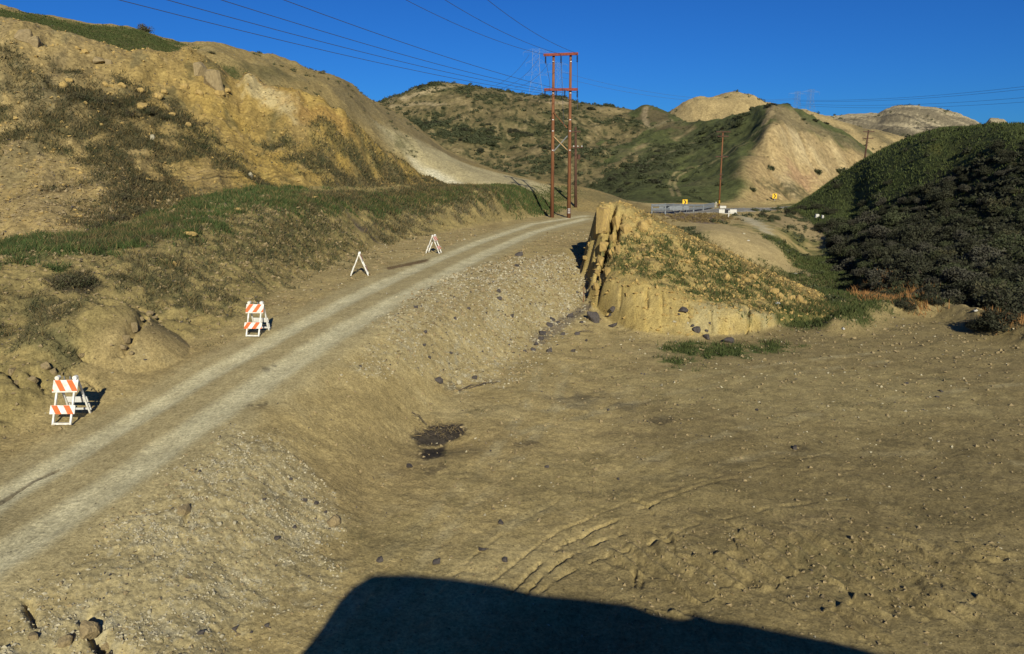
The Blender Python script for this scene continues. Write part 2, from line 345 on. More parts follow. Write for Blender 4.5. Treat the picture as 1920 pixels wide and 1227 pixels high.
# bulldozer ruts and tread prints near the knoll's shadow
ruts = [([(955, 1112), (985, 1080), (1020, 1048), (1060, 1018), (1110, 995), (1180, 965), (1235, 940)], .13, .045),
        ([(985, 1112), (1020, 1075), (1060, 1045), (1110, 1020), (1165, 1003)], .16, .05),
        ([(1010, 1112), (1045, 1085), (1090, 1060), (1140, 1042), (1180, 1030)], .10, .035),
        ([(900, 1110), (960, 1060), (1010, 1020), (1070, 985), (1130, 960)], .07, .035),
        ([(1188, 1100), (1192, 1065), (1198, 1035), (1215, 1018), (1260, 1010)], .15, .05),
        ([(1235, 940), (1330, 905), (1450, 885), (1600, 880)], .05, .05), ([(1130, 960), (1250, 920), (1400, 880), (1560, 850)], .04, .05), ([(1180, 1030), (1300, 985), (1450, 950), (1650, 930)], .05, .05), ([(820, 1110), (890, 1040), (960, 985), (1060, 930)], .05, .04),
        ([(1200, 1110), (1206, 1070), (1210, 1040)], .10, .04), ([(1190, 940), (1215, 950), (1225, 965)], .12, .04),
        ([(240, 1227), (170, 1190), (180, 1150)], .25, .07), ([(70, 1170), (50, 1130)], .2, .06), ([(345, 985), (352, 962)], .12, .04), ([(160, 1160), (185, 1190), (185, 1215)], .3, .08),
        ([(0, 945), (60, 905), (110, 882)], .06, .04),
        ([(270, 590), (262, 605), (245, 620), (240, 640), (228, 660), (212, 676)], .35, .10), ([(290, 592), (300, 600)], .2, .06), ([(262, 580), (300, 592), (312, 598)], .2, .06),
        ([(60, 700), (85, 725), (92, 740)], .25, .08), ([(150, 655), (160, 672)], .3, .09), ([(0, 690), (25, 705), (40, 720)], .25, .08), ([(130, 700), (165, 712), (185, 730)], .15, .06),
        ([(430, 700 - 80), (520, 590), (600, 540)], .05, .04), ([(1290, 560), (1292, 600)], .2, .06), ([(1402, 582), (1404, 605), (1398, 628)], .3, .06), ([(1210, 545), (1212, 575)], .15, .05), ([(1165, 540), (1163, 570)], .15, .05)]
for ri, (pts, dep, w) in enumerate(ruts):
    d = np.where(YY < 40, dist_poly(XX, YY, polyline(W2(pts))), 9) + .06 * fbm(XX*4, YY*4, 4, 37 + ri, .65)
    am = sstep(-.25, .15, fbm(XX*1.6, YY*1.6, 4, 139 + ri)) if pts[0][0] > 800 else sstep(-.45, -.05, fbm(XX*1.6, YY*1.6, 3, 139 + ri))
    q = np.where(YY < 40, am * np.exp(-(d/w)**2), 0)
    g -= (.55 if pts[0][0] > 800 else .8) * dep * q
    pass
tread = poly_mask(W2([(1150, 1010), (1400, 985), (1700, 1010), (1920, 1040), (1920, 1150), (1560, 1160), (1250, 1150), (1130, 1090)]), 1.5)
g += tread * (.085 * np.clip(np.sin((XX*.8 + YY*.35) * 14 + 2.5*fbm(XX*.8, YY*.8, 2, 41)), -.4, 1) * (fbm(XX*.6, YY*.6, 2, 43) > -.1) + .03 * fbm(XX/.3, YY/.3, 3, 45))
g += bump(825, 822, .1, -.28, .75, px_stretch=1.1)
# knoll
k_ = Z['knoll']
kn = near
k_ += np.where(kn, .16 * fbm(XX/1.7, YY/1.7, 4, 51) + .07 * fbm(XX/.5, YY/.5, 3, 53) + .05*ridged(XX/.9, YY/2.2, 3, 55) - .10, 0)
for pts, dep, w in [([(1148, 384), (1146, 410), (1138, 440), (1134, 468), (1126, 500)], 1.6, .17), ([(1162, 400), (1158, 430), (1150, 462)], 1.0, .13), ([(1134, 440), (1150, 452), (1168, 448)], .6, .12), ([(1118, 470), (1130, 480), (1142, 476)], .7, .14),
                     ([(1122, 505), (1130, 520), (1124, 545)], .6, .14), ([(1212, 545), (1213, 575)], .25, .06), ([(1165, 538), (1163, 572)], .2, .06), ([(1402, 580), (1404, 602), (1398, 628)], .4, .07), ([(1290, 566), (1292, 600)], .2, .06), ([(1240, 548), (1243, 590)], .15, .06), ([(1330, 575), (1334, 622)], .2, .06)]:
    d = np.where((YY > 30) & (YY < 50) & (TT > .08) & (TT < .4), dist_poly(XX, YY, polyline([hit(px, py, k_, 30)[:2] for px, py in pts])), 9) + .10 * fbm(XX*2.5, YY*2.5, 4, 58)
    k_ -= dep * np.exp(-(d/w)**2)
h = Z['hill_near']
up = sstep(6, 13, h)
h += np.where(YY < 140, (.75 * ridged((XX + .3*YY)/5.5, YY/15, 4, 61) + .30 * ridged(XX/1.9, YY/5.5, 4, 63) * up + .16 * fbm(XX/.8, YY/.9, 4, 65) - .5), 0)
# ledges and overhang shadows near the top of the cliff
st_ = fbm(XX/9, YY/9, 2, 67)
h += np.where(YY < 140, up * .32 * np.abs(((h*0.8 + 1.5*st_) % 1.0) - .5), 0)
Z['hill_behind'] += np.where(YY < 220, (.5 * ridged((XX + .4*YY)/8, YY/20, 3, 71) + .25 * fbm(XX/2, YY/2, 4, 73) - .28) * (1 - .8 * sstep(-.12, -.05, TT)), 0)
Z['hill_middle'] += np.where(YY < 400, 4.6 * ridged((XX - .25*YY)/36, YY/80, 4, 81, .5) + .9 * fbm(XX/9, YY/9, 4, 83) - 2.6, 0) * sstep(150, 185, YY) * (1 - .75 * sstep(235, 278, YY))
Z['hill_green'] += -1.0 * sstep(.1, .8, ridged((XX + .05*YY)/7, YY/60, 4, 265)) * sstep(.28, .36, TT) * sstep(118, 135, YY) * sstep(205, 180, YY) + (2.3 * ridged((XX - .45*YY)/24, (YY + .3*XX)/70, 4, 91, .55) - 1.4 + .45 * fbm(XX/6, YY/6, 4, 93)) * sstep(118, 150, YY) * (1 - .7 * sstep(195, 262, YY) * sstep(.36, .26, TT))
Z['hill_tan'] += 2.5 * ridged(XX/30, YY/80, 4, 101) - 1.8 + .8 * fbm(XX/8, YY/8, 3, 103)
Z['hill_far'] += (6 * ridged((XX + .5*YY)/38, YY/140, 4, 111, .55) - 4.5) * (1 - .75 * sstep(540, 598, YY)) + 1.6 * fbm(XX/10, YY/10, 3, 113)
Z['hill_right'] += np.where(YY < 260, .5 * fbm(XX/9, YY/9, 4, 121) + .12 * fbm(XX/1.5, YY/1.5, 3, 123), 0)

# ---- highest layer wins, blended a little where they meet
zt = Z['ground'].copy(); lay = np.zeros(zt.shape, np.int8)
for n in LAYERS[1:]:
    a, b = zt, Z[n]
    k = {'knoll': .55, 'hill_near': .5, 'hill_behind': .4, 'hill_right': .7}.get(n, 1.5)
    ov = np.clip(k - np.abs(a - b), 0, None)**2 / (4*k)
    lay = np.where(b > a, LI[n], lay)
    zt = np.maximum(a, b) + ov
def at(px, py):
    x, y, z = hit(px, py, zt)
    return Vector((x, y, z))
def gz(x, y):
    """terrain height under world points"""
    x, y = np.asarray(x, float), np.asarray(y, float)
    t = x / y
    i = np.clip(np.searchsorted(T, t) - 1, 0, NT-2); j = np.clip(np.searchsorted(YR, y) - 1, 0, NY-2)
    u = np.clip((t - T[i]) / (T[i+1] - T[i]), 0, 1); v = np.clip((y - YR[j]) / (YR[j+1] - YR[j]), 0, 1)
    return (zt[i, j]*(1-u)*(1-v) + zt[i+1, j]*u*(1-v) + zt[i, j+1]*(1-u)*v + zt[i+1, j+1]*u*v)

# ------------------------------------------------------------------ ground cover: what the soil is made of, with some shade painted in
def is_(*names): return np.isin(lay, [LI[n] for n in names])
col = np.zeros(zt.shape + (3,), np.float32)
def paint(mask, c, sel=None):
    m = np.asarray(mask, np.float32)
    if sel is not None: m = m * sel
    m = m[..., None]
    col[:] = col * (1-m) + np.asarray(c, np.float32) * m
n_big = fbm(XX/6, YY/6, 4, 201)
n_med = fbm(XX/1.2, YY/1.2, 4, 203)
n_fine = fbm(XX/.25, YY/.25, 3, 205)
n_far = fbm(XX/22, YY/22, 5, 207)
n_far2 = fbm(XX/5, YY/5, 4, 209)
TAN, FIELD, ROAD, GRAV = (.295, .205, .064), (.335, .258, .110), (.53, .475, .28), (.37, .32, .175)
YEL, BANK, PALE = (.345, .232, .056), (.235, .185, .072), (.40, .34, .18)
SCRUB, DRY, GREEN, DGREEN, OLIVE = (.060, .052, .028), (.16, .115, .05), (.055, .085, .018), (.035, .055, .014), (.145, .118, .052)
for n, c in zip(LAYERS, [FIELD, YEL, TAN, (.275, .205, .08), OLIVE, (.088, .098, .034), (.36, .27, .12), (.36, .30, .18), (.062, .074, .024)]):
    col[lay == LI[n]] = c if n != 'knoll' else (.335, .25, .088)
gr = is_('ground')
# the lot and shoulders
paint(.55 * sstep(-.1, .5, n_big), (.25, .185, .08), gr)
paint(.35 * sstep(.1, .5, n_med), (.36, .29, .14), gr)
paint(.45 * sstep(.05, .4, fbm(XX/7, YY/4, 4, 215)), (.41, .33, .155), gr & (TT > -.4) & (YY < 45))
paint(.75 * sstep(-.25, .35, .55*n_big + .12*(XX - 2.5) - .05*(YY - 20)), (.195, .152, .066), gr & (TT > -.15) & (YY < 40))  # lens falloff and uneven light painted into the lot's colour, darker at right
paint(.35 * sstep(.15, .5, fbm(XX/2.4, YY/.9, 4, 211)), (.19, .145, .07), gr & (TT > .05))
paint(.85 * leftbank * sstep(.5, .1, 0), BANK, gr)
paint(.9 * leftbank, BANK, gr & (YY < 60) & (TT < 0))
paint(.75 * leftbank * sstep(.1, .45, n_med + .5*n_fine), (.30, .225, .085), gr & (TT < 0))
paint(.5 * gravel * (1 - .5 * (YY > 22)), GRAV, gr)
paint(.75 * gravel * sstep(.05, .4, n_fine + .6 * n_med), (.27, .235, .14), gr)
paint(.4 * gravel * (1 - .6 * (YY > 22)) * sstep(.28, .5, n_fine), (.48, .43, .27), gr)
for q, pts in enumerate([[(900, 960), (1100, 860), (1350, 780), (1650, 720), (1950, 690)], [(930, 1000), (1130, 895), (1380, 808), (1680, 745), (1990, 712)], [(1200, 900), (1450, 850), (1750, 850), (2000, 880)], [(1190, 935), (1450, 880), (1760, 885), (2000, 920)],
                         [(950, 790), (1150, 740), (1400, 690), (1650, 660)], [(960, 815), (1160, 760), (1420, 708), (1680, 676)], [(1300, 1000), (1600, 960), (1950, 990)], [(620, 1180), (760, 1010), (900, 880), (990, 760), (1010, 690)], [(690, 1180), (820, 1020), (950, 890), (1040, 770), (1060, 690)]]):
    d = np.where(YY < 45, dist_poly(XX, YY, polyline(W2(pts))), 99)
    brk = sstep(-.25, .15, fbm(XX/1.5, YY/1.5, 3, 290+q))
    paint(.45 * brk * sstep(.26, .08, np.abs(d) + .08*n_fine), (.37, .31, .16) if q % 3 else (.20, .15, .07), gr)
paint(roadm * .7, (.375, .31, .155), gr)
paint(trackm * (.78 + .25 * fbm(XX/.5, YY/1.5, 3, 213)), ROAD, gr)
def pm(pts, layer, soft, c, s=1.0, ns=1.0, na=.6, seed=3, sel=None):
    m = poly_mask(W2(pts, layer), soft, None, ns, na, seed)
    k = is_(layer) if sel is None else sel
    paint(m * s, c, k)
    return m * k
grass_m = np.zeros(zt.shape, np.float32)     # where blades of grass stand
brush_m = np.zeros(zt.shape, np.float32)     # where dry brush stands
def grass(pts, layer, soft=1.0, s=.9, c=GREEN, **k):
    m = pm(pts, layer, soft, c, s, **k); np.maximum(grass_m, m, out=grass_m)
def brush(pts, layer, soft=1.0, s=.8, c=SCRUB, **k):
    m = pm(pts, layer, soft, c, s, **k); np.maximum(brush_m, m * s, out=brush_m)
# left bank
brush([(0, 565), (120, 552), (150, 590), (100, 640), (0, 668)], 'ground', 1.2, .65, (.075, .075, .035), na=1.2)
brush([(92, 545), (110, 515), (160, 508), (185, 535), (150, 548)], 'ground', .5, .9, (.045, .038, .03), na=.5)
brush([(195, 515), (250, 490), (340, 480), (430, 565), (380, 585), (260, 560)], 'ground', 1.4, .65, (.085, .082, .036), na=1.6, ns=.7)
brush([(385, 470), (480, 425), (600, 392), (650, 440), (610, 480), (520, 478), (440, 500)], 'ground', 2.0, .65, (.085, .09, .034), na=1.7, ns=.6)
brush([(700, 445), (760, 398), (880, 362), (965, 372), (880, 390), (800, 405), (745, 435)], 'ground', 1.6, .7, (.10, .085, .055), na=1.2, ns=1.0)
brush([(560, 368), (640, 362), (800, 347), (900, 349), (950, 360), (820, 376), (680, 396), (560, 390)], 'ground', 1.5, .75, (.13, .105, .05), na=.8)
grass([(600, 384), (700, 372), (800, 360), (900, 352), (950, 360), (820, 374), (680, 392)], 'ground', 1.5, .75, (.075, .09, .03), na=1.4)
grass([(-60, 492), (-60, 455), (60, 447), (150, 440), (300, 404), (380, 368), (480, 352), (560, 366), (610, 372), (590, 388), (560, 388), (440, 402), (400, 412), (340, 450), (200, 471), (100, 478)], 'ground', 2.0, .8, na=1.3, ns=1.3)
brush([(100, 452), (180, 436), (330, 402), (340, 440), (240, 462), (130, 470)], 'ground', 2.0, .7, (.05, .048, .022), na=1.0)
brush([(600, 372), (660, 362), (720, 366), (690, 386), (630, 388)], 'ground', 1.2, .8, (.17, .105, .05))
paint(.9 * poly_mask(W2([(655, 405), (690, 432), (720, 460), (695, 445), (668, 425)]), .8), (.10, .08, .06), gr)
grass([(930, 368), (1010, 352), (1040, 392), (990, 392), (955, 380)], 'ground', 2.0, .5, (.10, .10, .04), na=1.2)
grass([(975, 365), (1050, 352), (1062, 368), (1030, 392), (985, 385)], 'hill_behind', 3.0, .55, (.10, .10, .04), na=1.1)
patch = sstep(-.05, .25, n_med + .6*n_big); lg = gr & (TT < .1) & (YY < 100)
paint(.8 * sstep(.3, .8, grass_m) * sstep(.1, .4, fbm(XX/2.5, YY/1.5, 4, 235)), (.075, .12, .022), lg)
np.copyto(grass_m, grass_m * (.25 + .75 * patch), where=lg)
paint(.55 * (1 - patch) * leftbank * sstep(.2, .6, grass_m * 3), (.13, .105, .048), lg)
# lot: weeds, burnt and wet patches
for q in [[(1240, 655), (1280, 645), (1330, 652), (1300, 666)], [(1310, 668), (1330, 648), (1400, 650), (1390, 668)], [(1410, 655), (1450, 645), (1490, 650), (1450, 663)], [(1245, 678), (1285, 675), (1290, 686)]]:
    grass(q, 'ground', .8, .85, (.05, .085, .02), na=1.2, ns=.5)
brush([(1480, 1030), (1600, 1040), (1640, 1075), (1520, 1085)], 'ground', .9, .35, (.09, .085, .04), na=1.5, ns=.3)
stains = [((770, 818), (812, 797), (868, 794), (875, 815), (840, 833), (785, 834)), ((790, 842), (835, 838), (832, 855), (800, 863), (785, 858)),
          ((1218, 785), (1250, 780), (1268, 788), (1245, 796), (1222, 794)), ((485, 692), (508, 688), (504, 697)), ((466, 762), (490, 755), (508, 763), (488, 769)),
          ((800, 875), (830, 870), (835, 885), (800, 890)), ((1480, 838), (1510, 836), (1520, 846), (1490, 848)), ((815, 712), (850, 720), (880, 735), (850, 735)),
          ((1040, 748), (1080, 742), (1130, 746), (1085, 752)), ((960, 830), (1000, 826), (1020, 835), (985, 838))]
for i, q in enumerate(stains):
    pm(q, 'ground', .22, (.035, .030, .026), .95 if i < 2 else .5, ns=.22, na=.5 if i < 2 else 1.3, seed=60+i)
pm([(720, 503), (760, 494), (806, 485), (800, 492), (765, 499), (728, 506)], 'ground', .3, (.13, .085, .04), .9, ns=.5, na=.4)
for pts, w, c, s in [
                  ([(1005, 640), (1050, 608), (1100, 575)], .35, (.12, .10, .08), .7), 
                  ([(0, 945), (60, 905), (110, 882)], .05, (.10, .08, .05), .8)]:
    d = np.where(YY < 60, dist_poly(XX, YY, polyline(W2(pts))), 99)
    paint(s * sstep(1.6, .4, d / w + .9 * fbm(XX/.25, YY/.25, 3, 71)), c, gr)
pm([(470, 800), (560, 770), (700, 700), (790, 720), (760, 790), (640, 870), (560, 850)], 'ground', 1.5, (.315, .24, .10), .6, na=.8)
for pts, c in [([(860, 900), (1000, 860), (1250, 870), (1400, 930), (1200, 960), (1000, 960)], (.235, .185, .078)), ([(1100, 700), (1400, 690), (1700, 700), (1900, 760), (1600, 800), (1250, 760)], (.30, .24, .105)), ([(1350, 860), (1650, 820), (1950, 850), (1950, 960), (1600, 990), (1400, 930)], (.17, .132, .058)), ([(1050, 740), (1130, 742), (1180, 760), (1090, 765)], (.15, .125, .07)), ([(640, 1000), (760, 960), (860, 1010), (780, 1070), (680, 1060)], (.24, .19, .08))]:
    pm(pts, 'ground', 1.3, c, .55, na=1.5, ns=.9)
# valley on the right
VG = gr & (YY > 38) & (TT > .2)
strip = poly_mask(W2([(1290, 412), (1400, 432), (1460, 462), (1528, 518), (1480, 512), (1400, 486), (1320, 460)]), 2.0, gr & (YY > 55)) * (YY > 55)
paint(.85 * sstep(-.35, .2, n_far2 + .5*n_med), (.075, .085, .028), VG & (zt < 1.6))
np.maximum(grass_m, .5 * (VG & (zt < 1.2)) * (1 - np.clip(strip*1.5, 0, 1)), out=grass_m)
paint(.95 * strip, (.33, .255, .12), gr)
pm([(1380, 402), (1420, 412), (1450, 440), (1430, 435), (1395, 415)], 'ground', 1.5, (.40, .35, .22), .9, sel=gr & (YY > 55))
pm([(1440, 408), (1500, 400), (1560, 402), (1548, 455), (1500, 440), (1460, 425)], 'ground', 2.0, (.29, .22, .11), .9, sel=gr & (YY > 55))
pm([(1285, 400), (1340, 402), (1360, 412), (1330, 420), (1290, 415), (1240, 405)], 'ground', 1.5, (.13, .095, .07), .9, sel=gr & (YY > 55))
brush([(1600, 545), (1650, 541), (1720, 558), (1740, 572), (1690, 572), (1620, 560)], 'ground', 1.0, .9, (.28, .15, .05), sel=VG)
brush([(1860, 595), (1960, 600), (1960, 620), (1880, 608)], 'ground', 1.0, .9, (.25, .12, .05), sel=gr & (YY > 36))
# knoll
kn_ = is_('knoll')
paint(.7 * sstep(-.1, .4, n_med), (.28, .215, .085), kn_)
paint(.55 * sstep(.1, .4, fbm(XX/.35, YY/1.6, 4, 223)), (.42, .31, .10), kn_)
paint(.6 * sstep(.2, .42, fbm(XX/.28, YY/.5, 4, 224)), (.20, .15, .065), kn_)
kg = [(1130, 480), (1180, 450), (1260, 450), (1330, 465), (1400, 500), (1480, 540), (1560, 580), (1500, 580), (1440, 588), (1380, 578), (1300, 560), (1210, 520), (1150, 515)]
m = poly_mask(W2(kg, 'knoll'), 1.5, None, .7, .5, 5) * kn_
gp = m * sstep(-.12, .15, fbm(XX/.9, YY/.55, 4, 221))
paint(.9 * gp, (.07, .085, .025), kn_); np.maximum(grass_m, .8 * gp, out=grass_m)
gp2 = m * sstep(.1, .3, fbm(XX/.9, YY/.6, 4, 225)); paint(.7 * gp2, (.11, .085, .04), kn_)
grass([(1440, 585), (1500, 572), (1580, 575), (1645, 575), (1600, 612), (1500, 622), (1455, 604)], 'knoll', 1.0, .9, (.045, .06, .016), na=.7)
grass([(1440, 585), (1500, 572), (1580, 575), (1650, 572), (1610, 606), (1500, 620), (1455, 604)], 'ground', 1.0, .9, (.045, .06, .016), na=.7, sel=gr & (YY > 33))
paint(.55 * poly_mask(W2([(1290, 570), (1400, 584), (1450, 592), (1460, 630), (1300, 640)], 'knoll'), .8), (.33, .285, .15), kn_)
brush([(1200, 395), (1300, 440), (1420, 495), (1500, 535), (1560, 570), (1480, 540), (1380, 495), (1280, 450), (1210, 415)], 'knoll', 1.5, .5, (.10, .10, .04), na=1.2)
# near left hill
hn = is_('hill_near')
paint(.6 * sstep(-.2, .3, n_big + TT*.9 + .3), YEL, hn)
paint(.7 * sstep(.0, .4, fbm((XX + .3*YY)/2.2, YY/9, 4, 231)), (.215, .155, .06), hn)
paint(.5 * sstep(.12, .4, fbm((XX + .3*YY)/1.2, YY/7, 4, 232)), (.40, .285, .085), hn)
paint(.65 * sstep(.12, .32, fbm((XX + .3*YY)/2.5, YY/4, 5, 234)), (.085, .080, .034), hn)
paint(.4 * sstep(.15, .5, n_med), (.27, .20, .10), hn)
paint(.45 * sstep(-.36, -.6, TT), (.29, .23, .12), hn)
for i, (q, s, c) in enumerate([
    ([(100, 165), (180, 160), (260, 185), (330, 205), (350, 240), (290, 228), (220, 218), (180, 240), (120, 210)], .9, SCRUB),
    ([(120, 215), (200, 240), (300, 250), (330, 285), (260, 300), (290, 340), (330, 350), (350, 382), (300, 420), (150, 440), (190, 400), (200, 350), (150, 300), (110, 260)], .75, (.065, .058, .026)),
    ([(0, 212), (60, 240), (125, 270), (60, 272), (0, 285)], .8, (.06, .06, .025)),
    ([(320, 225), (400, 262), (470, 322), (545, 372), (505, 374), (440, 322), (380, 292), (330, 262)], .8, (.06, .065, .025)),
    ([(505, 278), (560, 270), (620, 310), (662, 348), (620, 348), (560, 312)], .7, (.09, .09, .04)),
    ([(600, 242), (700, 300), (745, 322), (690, 322), (640, 292)], .7, (.09, .09, .04)),
    ([(725, 308), (800, 338), (780, 342), (740, 330)], .7, (.08, .085, .035)),
    ([(30, 130), (70, 150), (130, 180), (60, 190), (0, 170)], .5, (.10, .085, .04)),
    ([(180, 360), (250, 330), (300, 350), (320, 400), (230, 432)], .7, (.075, .05, .028)),
    ([(0, 100), (80, 130), (60, 150), (0, 140)], .45, (.12, .10, .05)),
    ([(660, 345), (800, 342), (840, 352), (700, 356)], .7, (.12, .095, .05))]):
    brush(q, 'hill_near', 3.0, s, c, na=1.1, ns=1.8, seed=80+i)
pm([(452, 150), (470, 138), (500, 155), (560, 195), (550, 228), (500, 190), (462, 178)], 'hill_near', 1.2, (.42, .34, .17), .8)
pm([(500, 160), (560, 185), (660, 232), (640, 240), (560, 215)], 'hill_near', 2.0, (.33, .19, .06), .5, ns=2)
# hill behind it, grassy top, smooth pale spur
hb = is_('hill_behind')
paint(.5 * sstep(0, .4, fbm(XX/3, YY/6, 4, 241)), (.21, .17, .08), hb)
grass([(-60, 10), (0, 17), (100, 34), (250, 58), (330, 80), (352, 96), (300, 99), (200, 84), (100, 64), (0, 40)], 'hill_behind', 3.0, .9, (.075, .075, .028), ns=4)
grass([(400, 122), (425, 125), (460, 138), (440, 148), (405, 140)], 'hill_behind', 1.5, .8, (.06, .07, .025))
brush([(440, 118), (520, 128), (570, 150), (500, 152), (470, 140)], 'hill_behind', 2.5, .7, (.085, .08, .035), ns=2)
pm([(610, 150), (650, 152), (725, 203), (850, 289), (900, 312), (840, 300), (740, 250), (640, 205)], 'hill_behind', 6.0, (.19, .15, .07), .8, ns=4)
m = pm([(700, 225), (760, 258), (850, 296), (950, 328), (1040, 348), (1060, 362), (985, 372), (900, 350), (840, 355), (790, 322), (740, 285)], 'hill_behind', 4.0, PALE, .85, ns=4, na=.4)
pm([(770, 300), (830, 325), (880, 348), (850, 352), (810, 335)], 'hill_behind', 2.5, (.56, .52, .36), .8, ns=3, na=.4)
brush([(738, 254), (765, 262), (772, 284), (752, 282)], 'hill_behind', 2.5, .7, (.13, .12, .05), na=.8)
brush([(1050, 352), (1120, 360), (1200, 388), (1150, 385), (1080, 368)], 'hill_behind', 3.0, .5, (.12, .11, .05), na=.9)
# middle hill
hm = is_('hill_middle')
paint(.6 * sstep(-.1, .35, n_far2), (.20, .155, .068), hm)
paint(.75 * sstep(-.02, .25, n_far + .4*n_far2), (.062, .066, .026), hm)
paint(.8 * sstep(.12, .22, fbm(XX/2.2, YY/4, 3, 253)), (.045, .048, .02), hm)
paint(.6 * sstep(.15, .3, fbm(XX/3, YY/6, 3, 254)), (.27, .21, .10), hm)
paint(.6 * sstep(.25, .45, fbm(XX/14, YY/14, 4, 251)), (.28, .215, .10), hm)
def trail(pts, layer, w, c, s=.8):
    d = dist_poly(XX, YY, polyline(W2(pts, layer)))
    paint(s * sstep(1.4, .5, d / w + .4 * fbm(XX/2, YY/2, 3, 77)), c, is_(layer))
trail([(725, 195), (760, 186), (800, 172), (832, 164)], 'hill_middle', 1.6, (.33, .26, .14))
trail([(735, 198), (780, 194), (830, 196)], 'hill_middle', 1.2, (.33, .26, .14))
trail([(990, 190), (1030, 192), (1080, 195)], 'hill_middle', 1.0, (.35, .27, .15))
# green ridge with its bare tan face
hg = is_('hill_green')
paint(.6 * sstep(.0, .4, n_far2), (.095, .10, .036), hg)
paint(.5 * sstep(.1, .3, fbm(XX/2, YY/5, 3, 255)), (.045, .05, .02), hg)
paint(.6 * sstep(.12, .4, fbm(XX/12, YY/20, 4, 261)), (.12, .105, .05), hg * sstep(.31, .22, TT))
paint(.7 * sstep(.3, .5, fbm((XX + .4*YY)/5, (YY - .4*XX)/16, 3, 263)), (.24, .20, .10), hg * sstep(140, 160, YY) * sstep(.25, .16, TT))
hgy = ridged((XX + .05*YY)/7, YY/60, 4, 265)
face = [(1447, 232), (1500, 243), (1560, 262), (1640, 295), (1680, 320), (1560, 372), (1480, 384), (1372, 392), (1395, 366), (1412, 350), (1386, 328), (1395, 308), (1422, 266)]
pm(face, 'hill_green', 4.0, (.39, .285, .13), 1.0, ns=5, na=.25)
pm([(1455, 240), (1510, 250), (1590, 290), (1560, 330), (1500, 300), (1470, 270)], 'hill_green', 6.0, (.42, .33, .17), .7, ns=5, na=.5)
fm = poly_mask(W2(face, 'hill_green'), 4.0, None, 5, .25) * hg
paint(.65 * fm * sstep(.25, .6, hgy), (.27, .195, .09)); paint(.6 * fm * sstep(.2, .45, fbm(XX/3, YY/25, 4, 267)), (.44, .35, .19)); paint(.5 * fm * sstep(.25, .5, fbm(XX/9, YY/9, 4, 268)), (.20, .16, .075))
pm([(1440, 195), (1480, 202), (1600, 262), (1660, 305), (1620, 292), (1550, 256), (1450, 228)], 'hill_green', 4.0, (.19, .15, .075), .95, ns=5, na=.6)
pm([(1500, 215), (1600, 265), (1650, 300), (1600, 278), (1520, 236)], 'hill_green', 3.0, (.10, .10, .045), .7, ns=6, na=1.0)
pm([(1470, 300), (1540, 335), (1520, 350), (1480, 330)], 'hill_green', 3.0, (.30, .18, .10), .6, ns=4, na=1.0)
brush([(1420, 340), (1470, 345), (1540, 370), (1500, 370), (1450, 358)], 'hill_green', 2.5, .8, (.08, .075, .035), na=.8)
pm([(1100, 345), (1200, 300), (1330, 245), (1425, 203), (1380, 245), (1290, 292), (1200, 352), (1150, 378), (1090, 365)], 'hill_green', 8.0, (.060, .064, .027), .7, ns=7, na=1.4)
pm([(1190, 215), (1215, 200), (1255, 215), (1290, 245), (1230, 245)], 'hill_green', 6.0, (.13, .10, .05), .8, ns=5, na=.8)
for off in (0, 6):
    trail([(1440, 236 + off), (1400, 262 + off), (1340, 297 + off), (1290, 315 + off), (1264 + off, 326 + off), (1255 + off*1.6, 345), (1262 + off*2, 368)], 'hill_green', .32, (.27, .22, .10), .8)
trail([(1212, 200), (1208, 215), (1214, 240)], 'hill_green', 1.0, (.28, .22, .12))
trail([(1445, 200), (1444, 216), (1434, 232)], 'hill_green', .9, (.34, .26, .13))
trail([(1110, 300), (1200, 250), (1260, 225)], 'hill_green', .8, (.20, .17, .09), .6)
trail([(1160, 330), (1230, 298), (1300, 268), (1350, 245)], 'hill_green', .8, (.20, .17, .09), .6)
for pts in [[(1100, 302), (1135, 284), (1165, 265)], [(1265, 262), (1300, 240)], [(1180, 290), (1210, 272)]]:
    pm([(x + dx, y + dy) for x, y in pts for dx, dy in ((-3, -2), (3, 2))], 'hill_green', 2.5, (.26, .20, .095), .8, ns=4)
# far hills
ht, hf = is_('hill_tan'), is_('hill_far')
paint(.7 * sstep(-.1, .3, fbm(XX/15, YY/40, 4, 271)) * sstep(36, 26, zt), (.13, .11, .055), ht)
paint(.6 * sstep(.1, .4, fbm(XX/20, YY/20, 4, 273)), (.20, .16, .09), hf)
paint(.95 * sstep(-.25, .1, fbm(XX/22, YY/30, 4, 275)), (.10, .095, .05), hf & (YY < 500))  # dark bench: its shadows are painted into the colour
paint(.8 * sstep(.2, .45, ridged((XX + .5*YY)/14, YY/80, 4, 277)), (.13, .11, .07), hf & (YY < 570))
# right hill
hr = is_('hill_right')
paint(.7 * sstep(0, .35, n_big), (.072, .076, .025), hr)
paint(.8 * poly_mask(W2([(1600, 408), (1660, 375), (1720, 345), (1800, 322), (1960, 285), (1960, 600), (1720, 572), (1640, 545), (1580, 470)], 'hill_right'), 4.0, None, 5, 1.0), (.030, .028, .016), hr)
np.maximum(grass_m, .35 * hr, out=grass_m)
pm([(1735, 275), (1770, 270), (1760, 290)], 'hill_right', 1.5, (.13, .12, .03), .7)
# paved road along the far edge of the valley
pe = sorted(hfoot); pf = sorted(roadfar)
ye = pchip([p[0] for p in pe], [p[1] for p in pe], T)[:, None]; yf = pchip([p[0] for p in pf], [p[1] for p in pf], T)[:, None]
pav = gr & (TT > .14) & (YY > ye + .5) & (YY < yf - .8)
col[pav] = (.25, .235, .195)
edge = pav & ((YY < ye + .9) | (YY > yf - 1.15))
col[edge] = (.42, .40, .35)
col *= (1 + .22 * fbm(XX/.12, YY/.12, 2, 281) * (YY < 60) + .22 * n_fine + .12 * n_med)[..., None]
np.clip(col, .008, .8, out=col)

